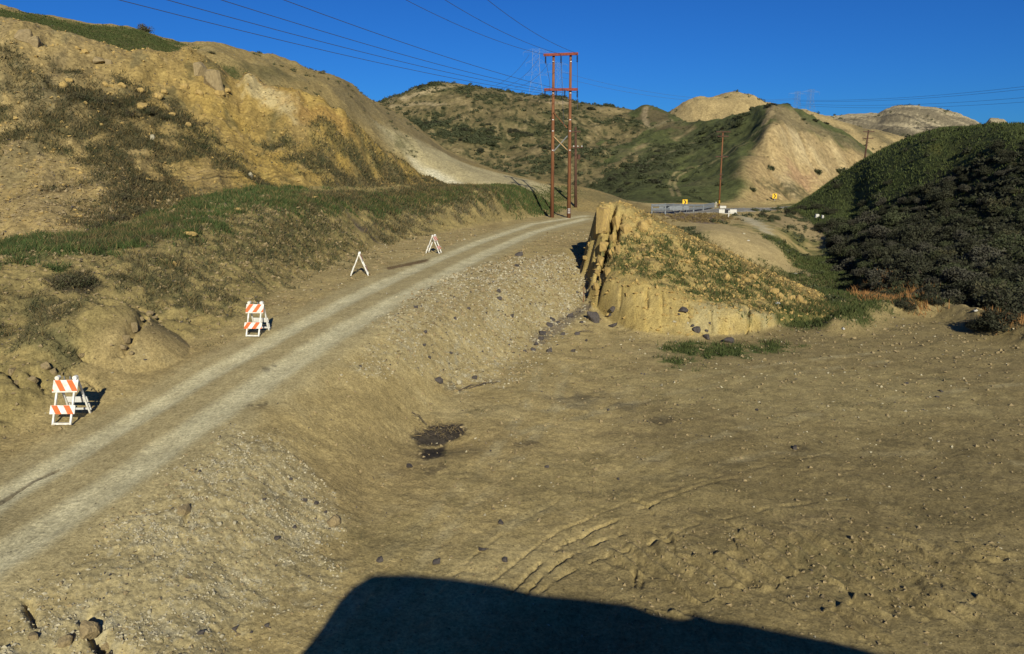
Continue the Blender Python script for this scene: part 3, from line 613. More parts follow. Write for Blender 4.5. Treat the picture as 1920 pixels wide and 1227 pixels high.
# ------------------------------------------------------------------ materials
def mat(name, color=(.5, .5, .5), rough=.85, noise=0.0, nscale=20.0, bump=0.0, bscale=40.0, metal=0.0, stretch=None, c2=None, spec=.3):
    m = bpy.data.materials.new(name); m.use_nodes = True
    nt = m.node_tree; b = nt.nodes["Principled BSDF"]
    b.inputs['Roughness'].default_value = rough
    b.inputs['Metallic'].default_value = metal
    b.inputs['Specular IOR Level'].default_value = spec
    tcd = nt.nodes.new("ShaderNodeTexCoord"); mp = nt.nodes.new("ShaderNodeMapping")
    nt.links.new(tcd.outputs['Object'], mp.inputs[0])
    if stretch: mp.inputs['Scale'].default_value = stretch
    tx = nt.nodes.new("ShaderNodeTexNoise"); tx.inputs['Scale'].default_value = nscale; tx.inputs['Detail'].default_value = 6
    nt.links.new(mp.outputs[0], tx.inputs['Vector'])
    mx = nt.nodes.new("ShaderNodeMix"); mx.data_type = 'RGBA'
    a = Vector(color); c2 = Vector(c2) if c2 else a * (1 - noise)
    mx.inputs[6].default_value = (*a, 1); mx.inputs[7].default_value = (*c2, 1)
    rp = nt.nodes.new("ShaderNodeMapRange"); rp.inputs[1].default_value = .35; rp.inputs[2].default_value = .65
    nt.links.new(tx.outputs[0], rp.inputs[0]); nt.links.new(rp.outputs[0], mx.inputs[0])
    nt.links.new(mx.outputs[2], b.inputs['Base Color'])
    if bump:
        t2 = nt.nodes.new("ShaderNodeTexNoise"); t2.inputs['Scale'].default_value = bscale; t2.inputs['Detail'].default_value = 5
        nt.links.new(mp.outputs[0], t2.inputs['Vector'])
        bp = nt.nodes.new("ShaderNodeBump"); bp.inputs['Strength'].default_value = bump; bp.inputs['Distance'].default_value = .05
        nt.links.new(t2.outputs[0], bp.inputs['Height']); nt.links.new(bp.outputs[0], b.inputs['Normal'])
    return m

def terrain_mat(name, fine=1.0, bumpd=.03):
    m = bpy.data.materials.new(name); m.use_nodes = True
    nt = m.node_tree; b = nt.nodes["Principled BSDF"]; L = nt.links
    b.inputs['Roughness'].default_value = .95; b.inputs['Specular IOR Level'].default_value = .08
    at_ = nt.nodes.new("ShaderNodeAttribute"); at_.attribute_name = "soil"
    tcd = nt.nodes.new("ShaderNodeTexCoord")
    def noise(sc, det, ro):
        n = nt.nodes.new("ShaderNodeTexNoise"); n.inputs['Scale'].default_value = sc * fine; n.inputs['Detail'].default_value = det; n.inputs['Roughness'].default_value = ro
        L.new(tcd.outputs['Object'], n.inputs['Vector']); return n
    def rng_(src, a, b, c, d):
        r = nt.nodes.new("ShaderNodeMapRange"); r.inputs[1].default_value = a; r.inputs[2].default_value = b; r.inputs[3].default_value = c; r.inputs[4].default_value = d
        L.new(src, r.inputs[0]); return r.outputs[0]
    def mul(a, b):
        n = nt.nodes.new("ShaderNodeMath"); n.operation = 'MULTIPLY'; L.new(a, n.inputs[0]); L.new(b, n.inputs[1]); return n.outputs[0]
    n1, n2 = noise(1.1, 5, .6), noise(16, 5, .75)
    k = mul(rng_(n1.outputs[0], .3, .7, .84, 1.16), rng_(n2.outputs[0], .32, .68, .58, 1.38))
    # scattered grains, some pale, some dark
    for sc, lim in ((7.0, .16), (17.0, .22)):
        v = nt.nodes.new("ShaderNodeTexVoronoi"); v.inputs['Scale'].default_value = sc * fine; v.inputs['Randomness'].default_value = 1.0
        L.new(tcd.outputs['Object'], v.inputs['Vector'])
        sc_ = nt.nodes.new("ShaderNodeSeparateColor"); L.new(v.outputs['Color'], sc_.inputs[0])
        spot = mul(rng_(v.outputs['Distance'], lim * .6, lim, 1, 0), rng_(sc_.outputs[1], .45, .5, 0, 1))
        br = rng_(sc_.outputs[0], .35, .65, -.62, .45)
        add = nt.nodes.new("ShaderNodeMath"); add.operation = 'ADD'; add.inputs[1].default_value = 1.0
        L.new(mul(spot, br), add.inputs[0]); k = mul(k, add.outputs[0])
    mu = nt.nodes.new("ShaderNodeVectorMath"); mu.operation = 'SCALE'
    L.new(at_.outputs['Color'], mu.inputs[0]); L.new(k, mu.inputs['Scale'])
    L.new(mu.outputs[0], b.inputs['Base Color'])
    bp = nt.nodes.new("ShaderNodeBump"); bp.inputs['Strength'].default_value = .8; bp.inputs['Distance'].default_value = bumpd
    L.new(n2.outputs[0], bp.inputs['Height']); L.new(bp.outputs[0], b.inputs['Normal'])
    return m
M_NEAR, M_MID, M_FAR = terrain_mat("dirt", 1.0, .032), terrain_mat("hill_soil", .22, .16), terrain_mat("far_soil", .06, .45)
def gain_free(o, **k):
    for a, v in k.items(): o[a] = v
    return o
def mesh_np(name, v, f, material, attr=None, smooth=False):
    me = bpy.data.meshes.new(name)
    n, k = f.shape
    me.vertices.add(len(v)); me.vertices.foreach_set("co", np.ascontiguousarray(v, np.float32).ravel())
    me.loops.add(n*k); me.loops.foreach_set("vertex_index", np.ascontiguousarray(f, np.int32).ravel())
    me.polygons.add(n); me.polygons.foreach_set("loop_start", np.arange(0, n*k, k, dtype=np.int32))
    me.polygons.foreach_set("use_smooth", np.full(n, smooth))
    me.update(calc_edges=True)
    for mm in (material if isinstance(material, (list, tuple)) else [material]): me.materials.append(mm)
    if attr is not None:
        a = me.attributes.new("soil", 'FLOAT_COLOR', 'POINT')
        a.data.foreach_set("color", np.concatenate([attr, np.ones((len(attr), 1), np.float32)], 1).astype(np.float32).ravel())
    o = bpy.data.objects.new(name, me); C.objects.link(o)
    return o
V = np.stack([XX, YY, zt], -1).reshape(-1, 3)
I = np.arange(NT*NY).reshape(NT, NY)
F = np.stack([I[:-1, :-1], I[1:, :-1], I[1:, 1:], I[:-1, 1:]], -1).reshape(-1, 4)
fl = lay[:-1, :-1].reshape(-1)
part_of = fl.astype(int)
road_f = (roadm[:-1, :-1] > .45).reshape(-1) & (fl == 0)
pav_f = pav[:-1, :-1].reshape(-1)
colf = col.reshape(-1, 3)
def sub(name, sel, material):
    f = F[sel]
    if len(f) == 0: return
    u, inv = np.unique(f, return_inverse=True)
    o = mesh_np(name, V[u], inv.reshape(f.shape), material, colf[u], True)
    o['kind'] = 'structure'
    return o
NAMES = {'ground': 'ground', 'knoll': 'eroded_knoll', 'hill_near': 'hillside', 'hill_behind': 'hillside', 'hill_middle': 'hill', 'hill_green': 'hill',
         'hill_tan': 'hill', 'hill_far': 'hill', 'hill_right': 'hillside'}
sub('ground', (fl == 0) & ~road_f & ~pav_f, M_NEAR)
sub('dirt_road', road_f, M_NEAR)
sub('paved_road', pav_f & ~road_f, M_MID)
for n in LAYERS[1:]:
    mm = M_NEAR if n == 'knoll' else M_MID if n in ('hill_near', 'hill_behind', 'hill_right') else M_FAR
    sub(NAMES[n], fl == LI[n], mm)

# the earth mound the photographer stands on (behind the lens) and the ground behind it
outline = [(540, 1262), (565, 1222), (600, 1180), (632, 1130), (660, 1098), (700, 1074), (760, 1074), (850, 1081), (930, 1093), (1000, 1110), (1080, 1118), (1180, 1130), (1220, 1146),
           (1270, 1158), (1296, 1146), (1340, 1160), (1380, 1163), (1440, 1176), (1550, 1197), (1700, 1235), (1900, 1280), (2300, 1400)]
cr = []
for px, py in outline:
    p = at(px, py)
    k = (p.y - .25) / (-TO_SUN.y)
    cr.append((p.x + TO_SUN.x * k, p.z + TO_SUN.z * k))
cr = np.array(cr)
mx_ = np.arange(-14, 22, .12); my_ = np.concatenate([np.arange(-30, -2, 1.0), np.arange(-2, 6.3, .14)])
MX, MY = np.meshgrid(mx_, my_, indexing='ij')
top = np.interp(mx_, cr[:, 0], cr[:, 1])
top = np.where(mx_ < cr[0, 0], cr[0, 1] - 1.6 * (cr[0, 0] - mx_), top)
top = np.where(mx_ > cr[-1, 0], cr[-1, 1] - .5 * (mx_ - cr[-1, 0]), top)
MZ = np.where(MY > .25, top[:, None] - (MY - .25) * 1.35, top[:, None] - .02 - .10 * (.25 - MY)) 
MZ = np.maximum(MZ, -.3 + .0 * MX) + np.where(np.abs(MY - .25) < .1, 0, -.06 * np.abs(fbm(MX/.7, MY/.7, 3, 301)))
MI = np.arange(MX.size).reshape(MX.shape)
MF = np.stack([MI[:-1, :-1], MI[1:, :-1], MI[1:, 1:], MI[:-1, 1:]], -1).reshape(-1, 4)
mo = mesh_np('embankment', np.stack([MX, MY, MZ], -1).reshape(-1, 3), MF, M_NEAR, np.tile(np.array([[.27, .20, .09]], np.float32), (MX.size, 1)), True)
mo['kind'] = 'structure'
bx_ = np.array([[-120, -80, -.35], [120, -80, -.35], [120, 4.8, -.35], [-120, 4.8, -.35]], float)
bo = mesh_np('ground', bx_, np.array([[0, 1, 2, 3]]), M_NEAR, np.tile(np.array([[.27, .20, .09]], np.float32), (4, 1)))
bo['kind'] = 'structure'
# ------------------------------------------------------------------ object helpers
def tag(o, label=None, cat=None, group=None, kind=None):
    if label: o['label'] = label
    if cat: o['category'] = cat
    if group: o['group'] = group
    if kind: o['kind'] = kind
    return o
def empty(name, loc, rz=0.0):
    o = bpy.data.objects.new(name, None); C.objects.link(o)
    o.location = loc; o.rotation_euler = (0, 0, rz); o.empty_display_size = .2
    return o
class MB:
    """collects boxes, bars and tubes and links them as one mesh object"""
    def __init__(s): s.v, s.f, s.m = [], [], []
    def add(s, vs, fs, mi=0):
        b = len(s.v); s.v += [tuple(v) for v in vs]
        for f in fs: s.f.append([b + i for i in f]); s.m.append(mi)
    def box(s, c, size, M=None, mi=0, taper=1.0):
        hx, hy, hz = size[0]/2, size[1]/2, size[2]/2
        vs = [Vector((x*hx*(taper if z > 0 else 1), y*hy*(taper if z > 0 else 1), z*hz)) for z in (-1, 1) for x, y in ((-1,-1),(1,-1),(1,1),(-1,1))]
        if M is not None: vs = [M @ v for v in vs]
        s.add([v + Vector(c) for v in vs], [(3,2,1,0),(4,5,6,7),(0,1,5,4),(1,2,6,5),(2,3,7,6),(3,0,4,7)], mi)
    def bar(s, a, b, w, d, mi=0, up=(0, 0, 1)):
        a, b = Vector(a), Vector(b); z = (b - a).normalized()
        x = z.cross(Vector(up)); x = x.normalized() if x.length > 1e-4 else Vector((1, 0, 0)); y = z.cross(x)
        M = Matrix((x, y, z)).transposed()
        s.box((a + b) / 2, (w, d, (b - a).length), M, mi)
    def tube(s, a, b, r0, r1=None, n=10, mi=0, cap=True):
        a, b = Vector(a), Vector(b); r1 = r0 if r1 is None else r1
        z = (b - a).normalized(); x = z.orthogonal().normalized(); y = z.cross(x)
        vs = []
        for c, r in ((a, r0), (b, r1)):
            for k in range(n):
                q = 2*math.pi*k/n; vs.append(c + x*math.cos(q)*r + y*math.sin(q)*r)
        fs = [(k, (k+1) % n, n + (k+1) % n, n + k) for k in range(n)]
        if cap: fs += [tuple(range(n-1, -1, -1)), tuple(range(n, 2*n))]
        s.add(vs, fs, mi)
    def chain(s, pts, r, n=5, mi=0):
        pts = [Vector(p) for p in pts]; vs = []; fs = []
        for i, p in enumerate(pts):
            z = (pts[min(i+1, len(pts)-1)] - pts[max(i-1, 0)]).normalized(); x = z.orthogonal().normalized(); y = z.cross(x)
            rr = r[i] if isinstance(r, (list, tuple)) else r
            for k in range(n):
                q = 2*math.pi*k/n; vs.append(p + x*math.cos(q)*rr + y*math.sin(q)*rr)
        for i in range(len(pts)-1):
            for k in range(n): fs.append((i*n+k, i*n+(k+1) % n, (i+1)*n+(k+1) % n, (i+1)*n+k))
        s.add(vs, fs, mi)
    def build(s, name, mats, parent=None, smooth=False, bevel=0):
        me = bpy.data.meshes.new(name); me.from_pydata(s.v, [], s.f)
        for m in (mats if isinstance(mats, (list, tuple)) else [mats]): me.materials.append(m)
        me.polygons.foreach_set("material_index", s.m)
        if smooth: me.polygons.foreach_set("use_smooth", [True]*len(s.f))
        me.update()
        if bevel:
            bm = bmesh.new(); bm.from_mesh(me)
            bmesh.ops.bevel(bm, geom=list(bm.edges), offset=bevel, segments=1, affect='EDGES'); bm.to_mesh(me); bm.free()
        o = bpy.data.objects.new(name, me); C.objects.link(o)
        if parent: o.parent = parent
        return o
def copy_tree(o, parent=None):
    c = o.copy(); C.objects.link(c); c.parent = parent
    for ch in list(o.children): copy_tree(ch, c)
    return c

M_WOOD = mat("weathered_red_wood", (.215, .092, .036), .9, nscale=3, stretch=(3, 3, .25), c2=(.13, .052, .024), bump=.3, bscale=20)
M_WOOD_PALE = mat("pale_wood", (.46, .30, .14), .9, .35, 6)
M_WOOD_DARK = mat("dark_wood", (.10, .05, .03), .9, .4, 5)
M_ARM = mat("red_crossarm_wood", (.24, .055, .03), .85, .35, 5)
M_INS = mat("dark_insulator", (.03, .025, .025), .4, .2)
M_CER = mat("white_ceramic", (.75, .74, .70), .35, .1)
M_WIRE = mat("wire_aluminium", (.05, .055, .065), .6, .2)
M_LAT = mat("haze_tinted_lattice", (.17, .24, .36), .6, .2)  # blue haze of distance is put into the steel's colour
M_WHITE = mat("white_plastic", (.74, .73, .67), .5, nscale=7, c2=(.52, .48, .38))
M_WHITE_DUSTY = mat("dusty_white_plastic", (.70, .69, .63), .6, .18, 7)
M_ORANGE = mat("reflective_orange", (.80, .12, .02), .5, nscale=7, c2=(.62, .13, .04))
M_STEEL = mat("galvanised_steel", (.19, .205, .21), .6, .3, 6)
M_YELLOW = mat("sign_yellow", (.80, .48, .02), .5, .1)
M_BLACK = mat("sign_black", (.012, .012, .012), .5, .1)
M_CONC = mat("pale_concrete", (.55, .53, .46), .8, .2, 6)

# ------------------------------------------------------------------ two-pole H-frame power pole by the bend of the dirt road
hA, hB = at(1035, 408), at(1066.5, 409)
hroot = tag(empty('power_pole', (hA + hB) / 2), 'tall red brown H-frame pole with two timber legs and two crossarms by the dirt road', 'power pole')
def loc(p): return Vector(p) - hroot.location
dist = hA.y
def up_at(base, py): return EYE + ray(960, py)[1] * base.y
zt_top, zt_mid = up_at(hA, 103), up_at(hA, 168)
for b, lean in ((hA, .02), (hB, -.02)):
    m = MB(); top = Vector((b.x + lean, b.y, zt_top + .05))
    m.tube(loc(b) - Vector((0, 0, .6)), loc(top), .21, .125, 14)
    m.build('pole', M_WOOD, hroot, True)
def hx(px): return (px - 960) / FPX * dist * 1.0 * (cp - sp * (10 - EYE) / dist)
def at_d(px, py, Y):
    t, s = ray(px, py); return Vector((t*Y, Y, EYE + s*Y))
fY = dist - .22
m = MB(); m.bar(loc(at_d(1019, 103.5, fY)), loc(at_d(1084, 101, fY)), .22, .26); m.build('crossarm', M_ARM, hroot, bevel=.01)
m = MB(); m.bar(loc(at_d(1020, 168.5, fY)), loc(at_d(1083.5, 168, fY)), .22, .26); m.build('crossarm', M_ARM, hroot, bevel=.01)
for (a, b, mt) in (((1038, 211), (1063, 240), M_WOOD), ((1038, 256), (1064, 282), M_WOOD_PALE), ((1064, 255), (1038, 284), M_STEEL)):
    m = MB(); m.bar(loc(at_d(*a, fY + (.05 if mt is M_STEEL else 0))), loc(at_d(*b, fY + (.05 if mt is M_STEEL else 0))), .06 if mt is M_STEEL else .12, .08); m.build('brace', mt, hroot)
ins_top = [(1023, 104), (1052, 103), (1082.5, 101.5)]
ins_mid = [(1022, 169), (1043, 168), (1059, 168), (1082.5, 168)]
for px, py in ins_top + ins_mid:
    p0 = at_d(px, py + 1, fY - .2); m = MB()
    for k in range(5):
        m.tube(loc(p0) - Vector((0, 0, .12 + .13*k)), loc(p0) - Vector((0, 0, .19 + .13*k)), .10, .07, 8)
    m.tube(loc(p0) + Vector((0, .1, .05)), loc(p0) - Vector((0, 0, .85)), .025, .025, 5)
    m.build('insulator', M_INS, hroot)
for a, b in (((1023, 111), (1030, 150)), ((1030, 150), (1033.5, 205)), ((1052, 110), (1057, 235)), ((1082.5, 109), (1082.8, 206))):
    m = MB(); m.tube(loc(at_d(*a, fY - .15)), loc(at_d(*b, fY - .15)), .022, .022, 5); m.build('jumper_wire', M_WIRE, hroot)
for z in (.55, .75, .95):
    m = MB(); bz = hB + Vector((0, -.205, z)); m.box(loc(bz), (.26, .02, .05)); m.build('metal_tag', M_CER, hroot)
for b in (hA, hB):
    for py in (113, 172, 222, 243, 279):
        m = MB(); p = Vector((b.x, b.y - .15, up_at(b, py + 3))); m.box(loc(p), (.16, .06, .06)); m.build('bracket', M_CER, hroot)

def utility_pole(name, label, base, hgt, r0, r1, arms, wood, lean=0.0, extras=True):
    root = tag(empty(name, base), label, 'power pole')
    m = MB(); m.tube((0, 0, -.8), (lean, 0, hgt), r0, r1, 12); m.build('pole', wood, root, True)
    for z, w, th, ins in arms:
        x = lean * z / hgt
        m = MB(); m.bar((x - w/2, -r1 - .06, z), (x + w/2, -r1 - .06, z), .10, .13); m.build('crossarm', M_WOOD_DARK, root)
        for k in range(ins):
            q = -w/2 + .12 + (w - .24) * k / max(1, ins - 1)
            m = MB(); m.tube((x + q, -r1 - .06, z + .06), (x + q, -r1 - .06, z + .22), .05, .03, 6); m.build('insulator', M_CER if th else M_INS, root)
    return root
p1 = at(1079.5, 389)
k1 = p1.y / FPX
q = utility_pole('power_pole', 'dark brown single power pole behind the right leg of the H-frame pole', p1, 147*k1, .20, .12, [(110*k1, 26*k1, 1, 4), (138*k1, 18*k1, 0, 3)], M_WOOD_DARK, -.15)
m = MB(); m.tube((.28, 0, 88*k1), (.28, 0, 97*k1), .2, .2, 10); m.build('transformer', M_WOOD_DARK, q)
p2 = at(1348, 387)
k2 = p2.y / FPX
q = utility_pole('power_pole', 'brown utility pole with several short crossarms standing by the paved road and yellow sign', p2, 137*k2, .13, .085,
                 [(91*k2, 23*k2, 0, 6), (128*k2, 20*k2, 0, 4), (58*k2, 6*k2, 0, 2), (51*k2, 6*k2, 0, 2), (136*k2, 26*k2, 0, 3)], M_WOOD, .10)
for z in (6, 8, 10):
    m = MB(); m.box((0, -.18, z*k2), (.2, .02, .08)); m.build('metal_tag', M_YELLOW, q)
b3 = at_d(1617, 330, 125); b3.z = float(gz(b3.x, b3.y)); k3 = 125 / FPX
h3 = EYE + ray(1621, 244)[1] * 125 - b3.z
utility_pole('power_pole', 'distant dark utility pole rising behind the dark green hill on the right', b3, h3, .17, .11, [(h3 - .3, 1.9, 0, 3), (h3 - 1.4, 1.9, 0, 3), (h3 - 5.5, .8, 0, 2)], M_WOOD_DARK, .45)

# ------------------------------------------------------------------ lattice transmission towers beyond the hills
def lattice(label, px, top_py, base_py, Y, half, arms, rz=0.0, waist=.35):
    zb, ztop = EYE + ray(px, base_py)[1]*Y - 12, EYE + ray(px, top_py)[1]*Y
    x0 = ray(px, top_py)[0]*Y
    H = ztop - zb
    root = tag(empty('lattice_tower', (x0, Y, zb), rz), label, 'lattice tower', 'steel transmission towers beyond the hills')
    m = MB(); r = .07
    lv = [0, .3, .5, .64, .76, .86, .94, 1.0]
    def w(u): return half * (1 - (1 - waist) * min(1, u / .7))
    for i in range(len(lv) - 1):
        u0, u1 = lv[i], lv[i+1]
        c0 = [Vector((sx*w(u0), sy*w(u0), u0*H)) for sx, sy in ((-1,-1),(1,-1),(1,1),(-1,1))]
        c1 = [Vector((sx*w(u1), sy*w(u1), u1*H)) for sx, sy in ((-1,-1),(1,-1),(1,1),(-1,1))]
        for k in range(4):
            m.tube(c0[k], c1[k], r, r, 4)
            m.tube(c0[k], c1[(k+1) % 4], r*.6, r*.6, 4); m.tube(c0[(k+1) % 4], c1[k], r*.6, r*.6, 4); m.tube(c1[k], c1[(k+1) % 4], r*.6, r*.6, 4)
    m.build('tower_frame', M_LAT, root)
    for u, L in arms:
        ww = w(u)
        for sx in (-1, 1):
            m = MB()
            tip = Vector((sx*L, 0, u*H))
            for sy in (-1, 1):
                m.tube(Vector((sx*ww, sy*ww, u*H)), tip, r*.8, r*.6, 4); m.tube(Vector((sx*ww, sy*ww, u*H + H*.05)), tip, r*.7, r*.5, 4)
            m.tube(tip, tip - Vector((0, 0, 2.6)), r*.7, r*.7, 4)
            m.build('crossarm', M_LAT, root)
    return root
lattice('tall pale lattice tower standing on the skyline just left of the H-frame pole', 1005, 93, 186, 520, 7, [(.96, 9), (.80, 7), (.62, 8)])
lattice('faint lattice tower seen between the two timber legs of the H-frame pole', 1047, 118, 190, 560, 6, [(.97, 8), (.82, 10)], .4)
lattice('leftmost of the two faint lattice towers above the bare ridge on the right', 1496, 172, 205, 640, 4.5, [(.93, 9)], .3)
lattice('rightmost of the two faint lattice towers above the bare ridge on the right', 1521, 168, 208, 640, 5, [(.93, 9)], .3)

# ------------------------------------------------------------------ wires
def wire(a, b, sag, r, label, group, n=24):
    a, b = Vector(a), Vector(b)
    m = MB(); m.chain([a.lerp(b, i/n) - Vector((0, 0, 4*sag*(i/n)*(1-i/n))) for i in range(n+1)], r, 4)
    return tag(m.build('power_line', M_WIRE), label, 'power line', group)
GW = 'wires strung from the H-frame pole over the lot'
tops = [(800, 0), (866, 0), (938, 0)]
mids = [(340, 0), (418, 0), (503, 0), (604, 0)]
names_t = ['leftmost of three dark wires to the top crossarm of the H-frame pole', 'middle of three dark wires to the top crossarm of the H-frame pole', 'rightmost of three dark wires to the top crossarm of the H-frame pole']
names_m = ['lowest of four dark wires crossing to the lower crossarm of the H-frame pole', 'second lowest of four dark wires crossing to the lower crossarm of the H-frame pole',
           'second highest of four dark wires crossing to the lower crossarm of the H-frame pole', 'highest of four dark wires crossing to the lower crossarm of the H-frame pole']
for (px, py), (ax, ay), nm in list(zip(tops, ins_top, names_t)) + list(zip(mids, ins_mid, names_m)):
    A = at_d(ax, ay + (7 if ay > 150 else -1), fY - .2)
    t, s = ray(px, py); Yb = (A.x - .5*A.y) / (t - .5)
    Bp = Vector((t*Yb, Yb, EYE + s*Yb)); u = 2.0
    E = A + (Bp - A) * u; E.z += 1.2
    wire(A, E, 1.35, .019, nm, GW)
GR = 'distant wires over the bare ridge'
for i, (y0, y1) in enumerate([(188, 155), (190, 161), (195, 180), (198, 190)]):
    nm = ['topmost', 'second from the top', 'third from the top', 'lowest'][i] + ' of the distant wires over the bare ridge at right'
    wire(at_d(1498, y0, 640), at_d(2050, y1 - (188 - 155) * .28, 420), 4, .10, nm, GR)
for i, (y0, y1) in enumerate([(135, 184), (145, 186)]):
    wire(at_d(1052, y0, 560), at_d(1500, y1, 640), 9, .085, ['upper', 'lower'][i] + ' thin wire from the faint lattice tower towards the tan hill', GR)
for i, (x1, y1) in enumerate([(930, 160), (948, 163), (965, 165)]):
    wire(at_d([992, 1010, 1028][i], [103, 110, 120][i], 520), at_d(x1, y1, 420), 3, .085, ['left', 'middle', 'right'][i] + ' thin wire slanting down from the pale lattice tower to the brushy hill', GR)

# ------------------------------------------------------------------ paved road furniture
GS = 'yellow chevron signs at the bend'
def chevron(px, py, label, scale_px):
    t, s = ray(px, py); Y = None
    base = at(px, py + 9)
    k = base.y / FPX; wd, ht = scale_px*k, scale_px*1.12*k
    zc = (EYE + s*base.y) - base.z
    root = tag(empty('chevron_sign', base, math.atan2(-base.x, base.y) * .4), label, 'road sign', GS)
    m = MB(); m.box((0, .03, (zc + ht/2) / 2 - .2), (.07, .05, zc + ht/2 + .4)); m.build('post', M_STEEL, root)
    m = MB(); m.box((0, -.02, zc), (wd, .03, ht)); m.build('sign_plate', M_YELLOW, root, bevel=.006)
    a, c = wd*.5, ht*.42
    pts = [(-a*.55, -c), (-a*.05, -c), (a*.62, 0), (-a*.05, c), (-a*.55, c), (a*.08, 0)]
    m = MB(); vs = [(x, -.045, zc + z) for x, z in pts] + [(x, -.037, zc + z) for x, z in pts]
    m.add(vs, [(0, 1, 2, 5), (5, 2, 3, 4)] + [(i, 6+i, 6+(i+1) % 6, (i+1) % 6) for i in range(6)])
    m.build('arrow', M_BLACK, root)
chevron(1284, 379.5, 'yellow chevron sign with black arrow standing just above the steel guardrail', 9)
chevron(1452, 368, 'yellow chevron sign with black arrow in front of the bare tan slope', 8)

gr_root = tag(empty('guardrail', at(1262, 398)), 'galvanised steel guardrail with posts along the near edge of the paved road', 'guardrail')
def gl(p): return Vector(p) - gr_root.location
gpts = [at(1222, 401), at(1247, 402), at(1262, 400), at(1274, 399), at(1286, 398), at(1300, 397), at(1318, 395), at(1338, 391)]
ghs = [1.15, 1.3, 1.2, 1.1, 1.05, .95, .85, .8]
for p, hh in zip(gpts, ghs):
    m = MB(); m.box(gl(p) + Vector((0, 0, hh/2 - .15)), (.16, .18, hh + .3)); m.build('post', M_STEEL, gr_root)
for i in range(len(gpts) - 1):
    a, b = gpts[i], gpts[i+1]
    for z0, z1 in ((.92, .80), (.50, .42)):
        prof = [(-.03, .16), (.05, .08), (-.02, 0), (.05, -.08), (-.03, -.16)]
        m = MB(); n = len(prof); vs = []
        off = Vector((0, -.12, 0))
        for p, zz in ((a, ghs[i]*z0), (b, ghs[i+1]*z0)):
            for dx, dz in prof: vs.append(gl(p) + off + Vector((0, -dx, zz + dz - .08)))
        m.add(vs, [(k, k+1, n+k+1, n+k) for k in range(n-1)])
        o = m.build('rail', M_STEEL, gr_root)
        sol = o.modifiers.new('thickness', 'SOLIDIFY'); sol.thickness = .012
for i in range(1, 4):
    a, b = gpts[i], gpts[i+1]
    m = MB(); c = (a + b) / 2; m.box(gl(c) + Vector((0, .05, ghs[i]*.52)), ((b - a).length*.72, .05, .5)); m.build('backing_plate', M_STEEL, gr_root)

bc = at(1365, 401); kb = bc.y / FPX
br = tag(empty('road_barrier', bc, -.06), 'low white roadside barrier with a dark middle panel beside the paved road', 'barrier')
for x, w in ((-12, 11), (9, 13)):
    m = MB(); m.box((x*kb, 0, 4.6*kb), (w*kb, .35, 7.0*kb)); m.build('end_block', M_CONC, br, bevel=.04)
m = MB(); m.box((-1.8*kb, .02, 4.6*kb), (8.6*kb, .3, 6.0*kb)); m.build('middle_panel', M_BLACK, br, bevel=.02)
m = MB(); m.box((0, 0, .45*kb), (34*kb, .5, 1.0*kb)); m.build('base', M_CONC, br)
pp = at(1366, 408); m = MB(); m.box((0, 0, .4), (.12, .1, .9)); m.box((0, -.06, .75), (.16, .02, .2))
o = m.build('marker_post', M_CONC); o.location = pp; tag(o, 'short white marker post in front of the low white roadside barrier', 'marker post')
pp = at(1342, 389); m = MB(); m.tube((0, 0, -.1), (0, 0, .8), .06, .06, 8); m.box((0, -.07, .68), (.13, .02, .2))
o = m.build('marker_post', M_CONC); o.location = pp; tag(o, 'small white marker post at the foot of the brown utility pole', 'marker post')
pp = at(1355, 391); m = MB(); m.box((0, 0, .18), (.9, .4, .36)); o = m.build('kerb_block', M_CONC, bevel=.03); o.location = pp; tag(o, 'pale concrete block lying on the road shoulder right of the brown utility pole', 'concrete block')
for px, py, w, lb in ((1532, 407, 8, 'larger of two pale concrete lumps on the tan bank below the paved road'), (1542, 409, 4, 'smaller of two pale concrete lumps on the tan bank below the paved road')):
    pp = at(px, py); m = MB(); m.box((0, 0, .12), (w*pp.y/FPX, .5, .5), taper=.75); o = m.build('concrete_lump', M_CONC, bevel=.05); o.location = pp; tag(o, lb, 'concrete lump')

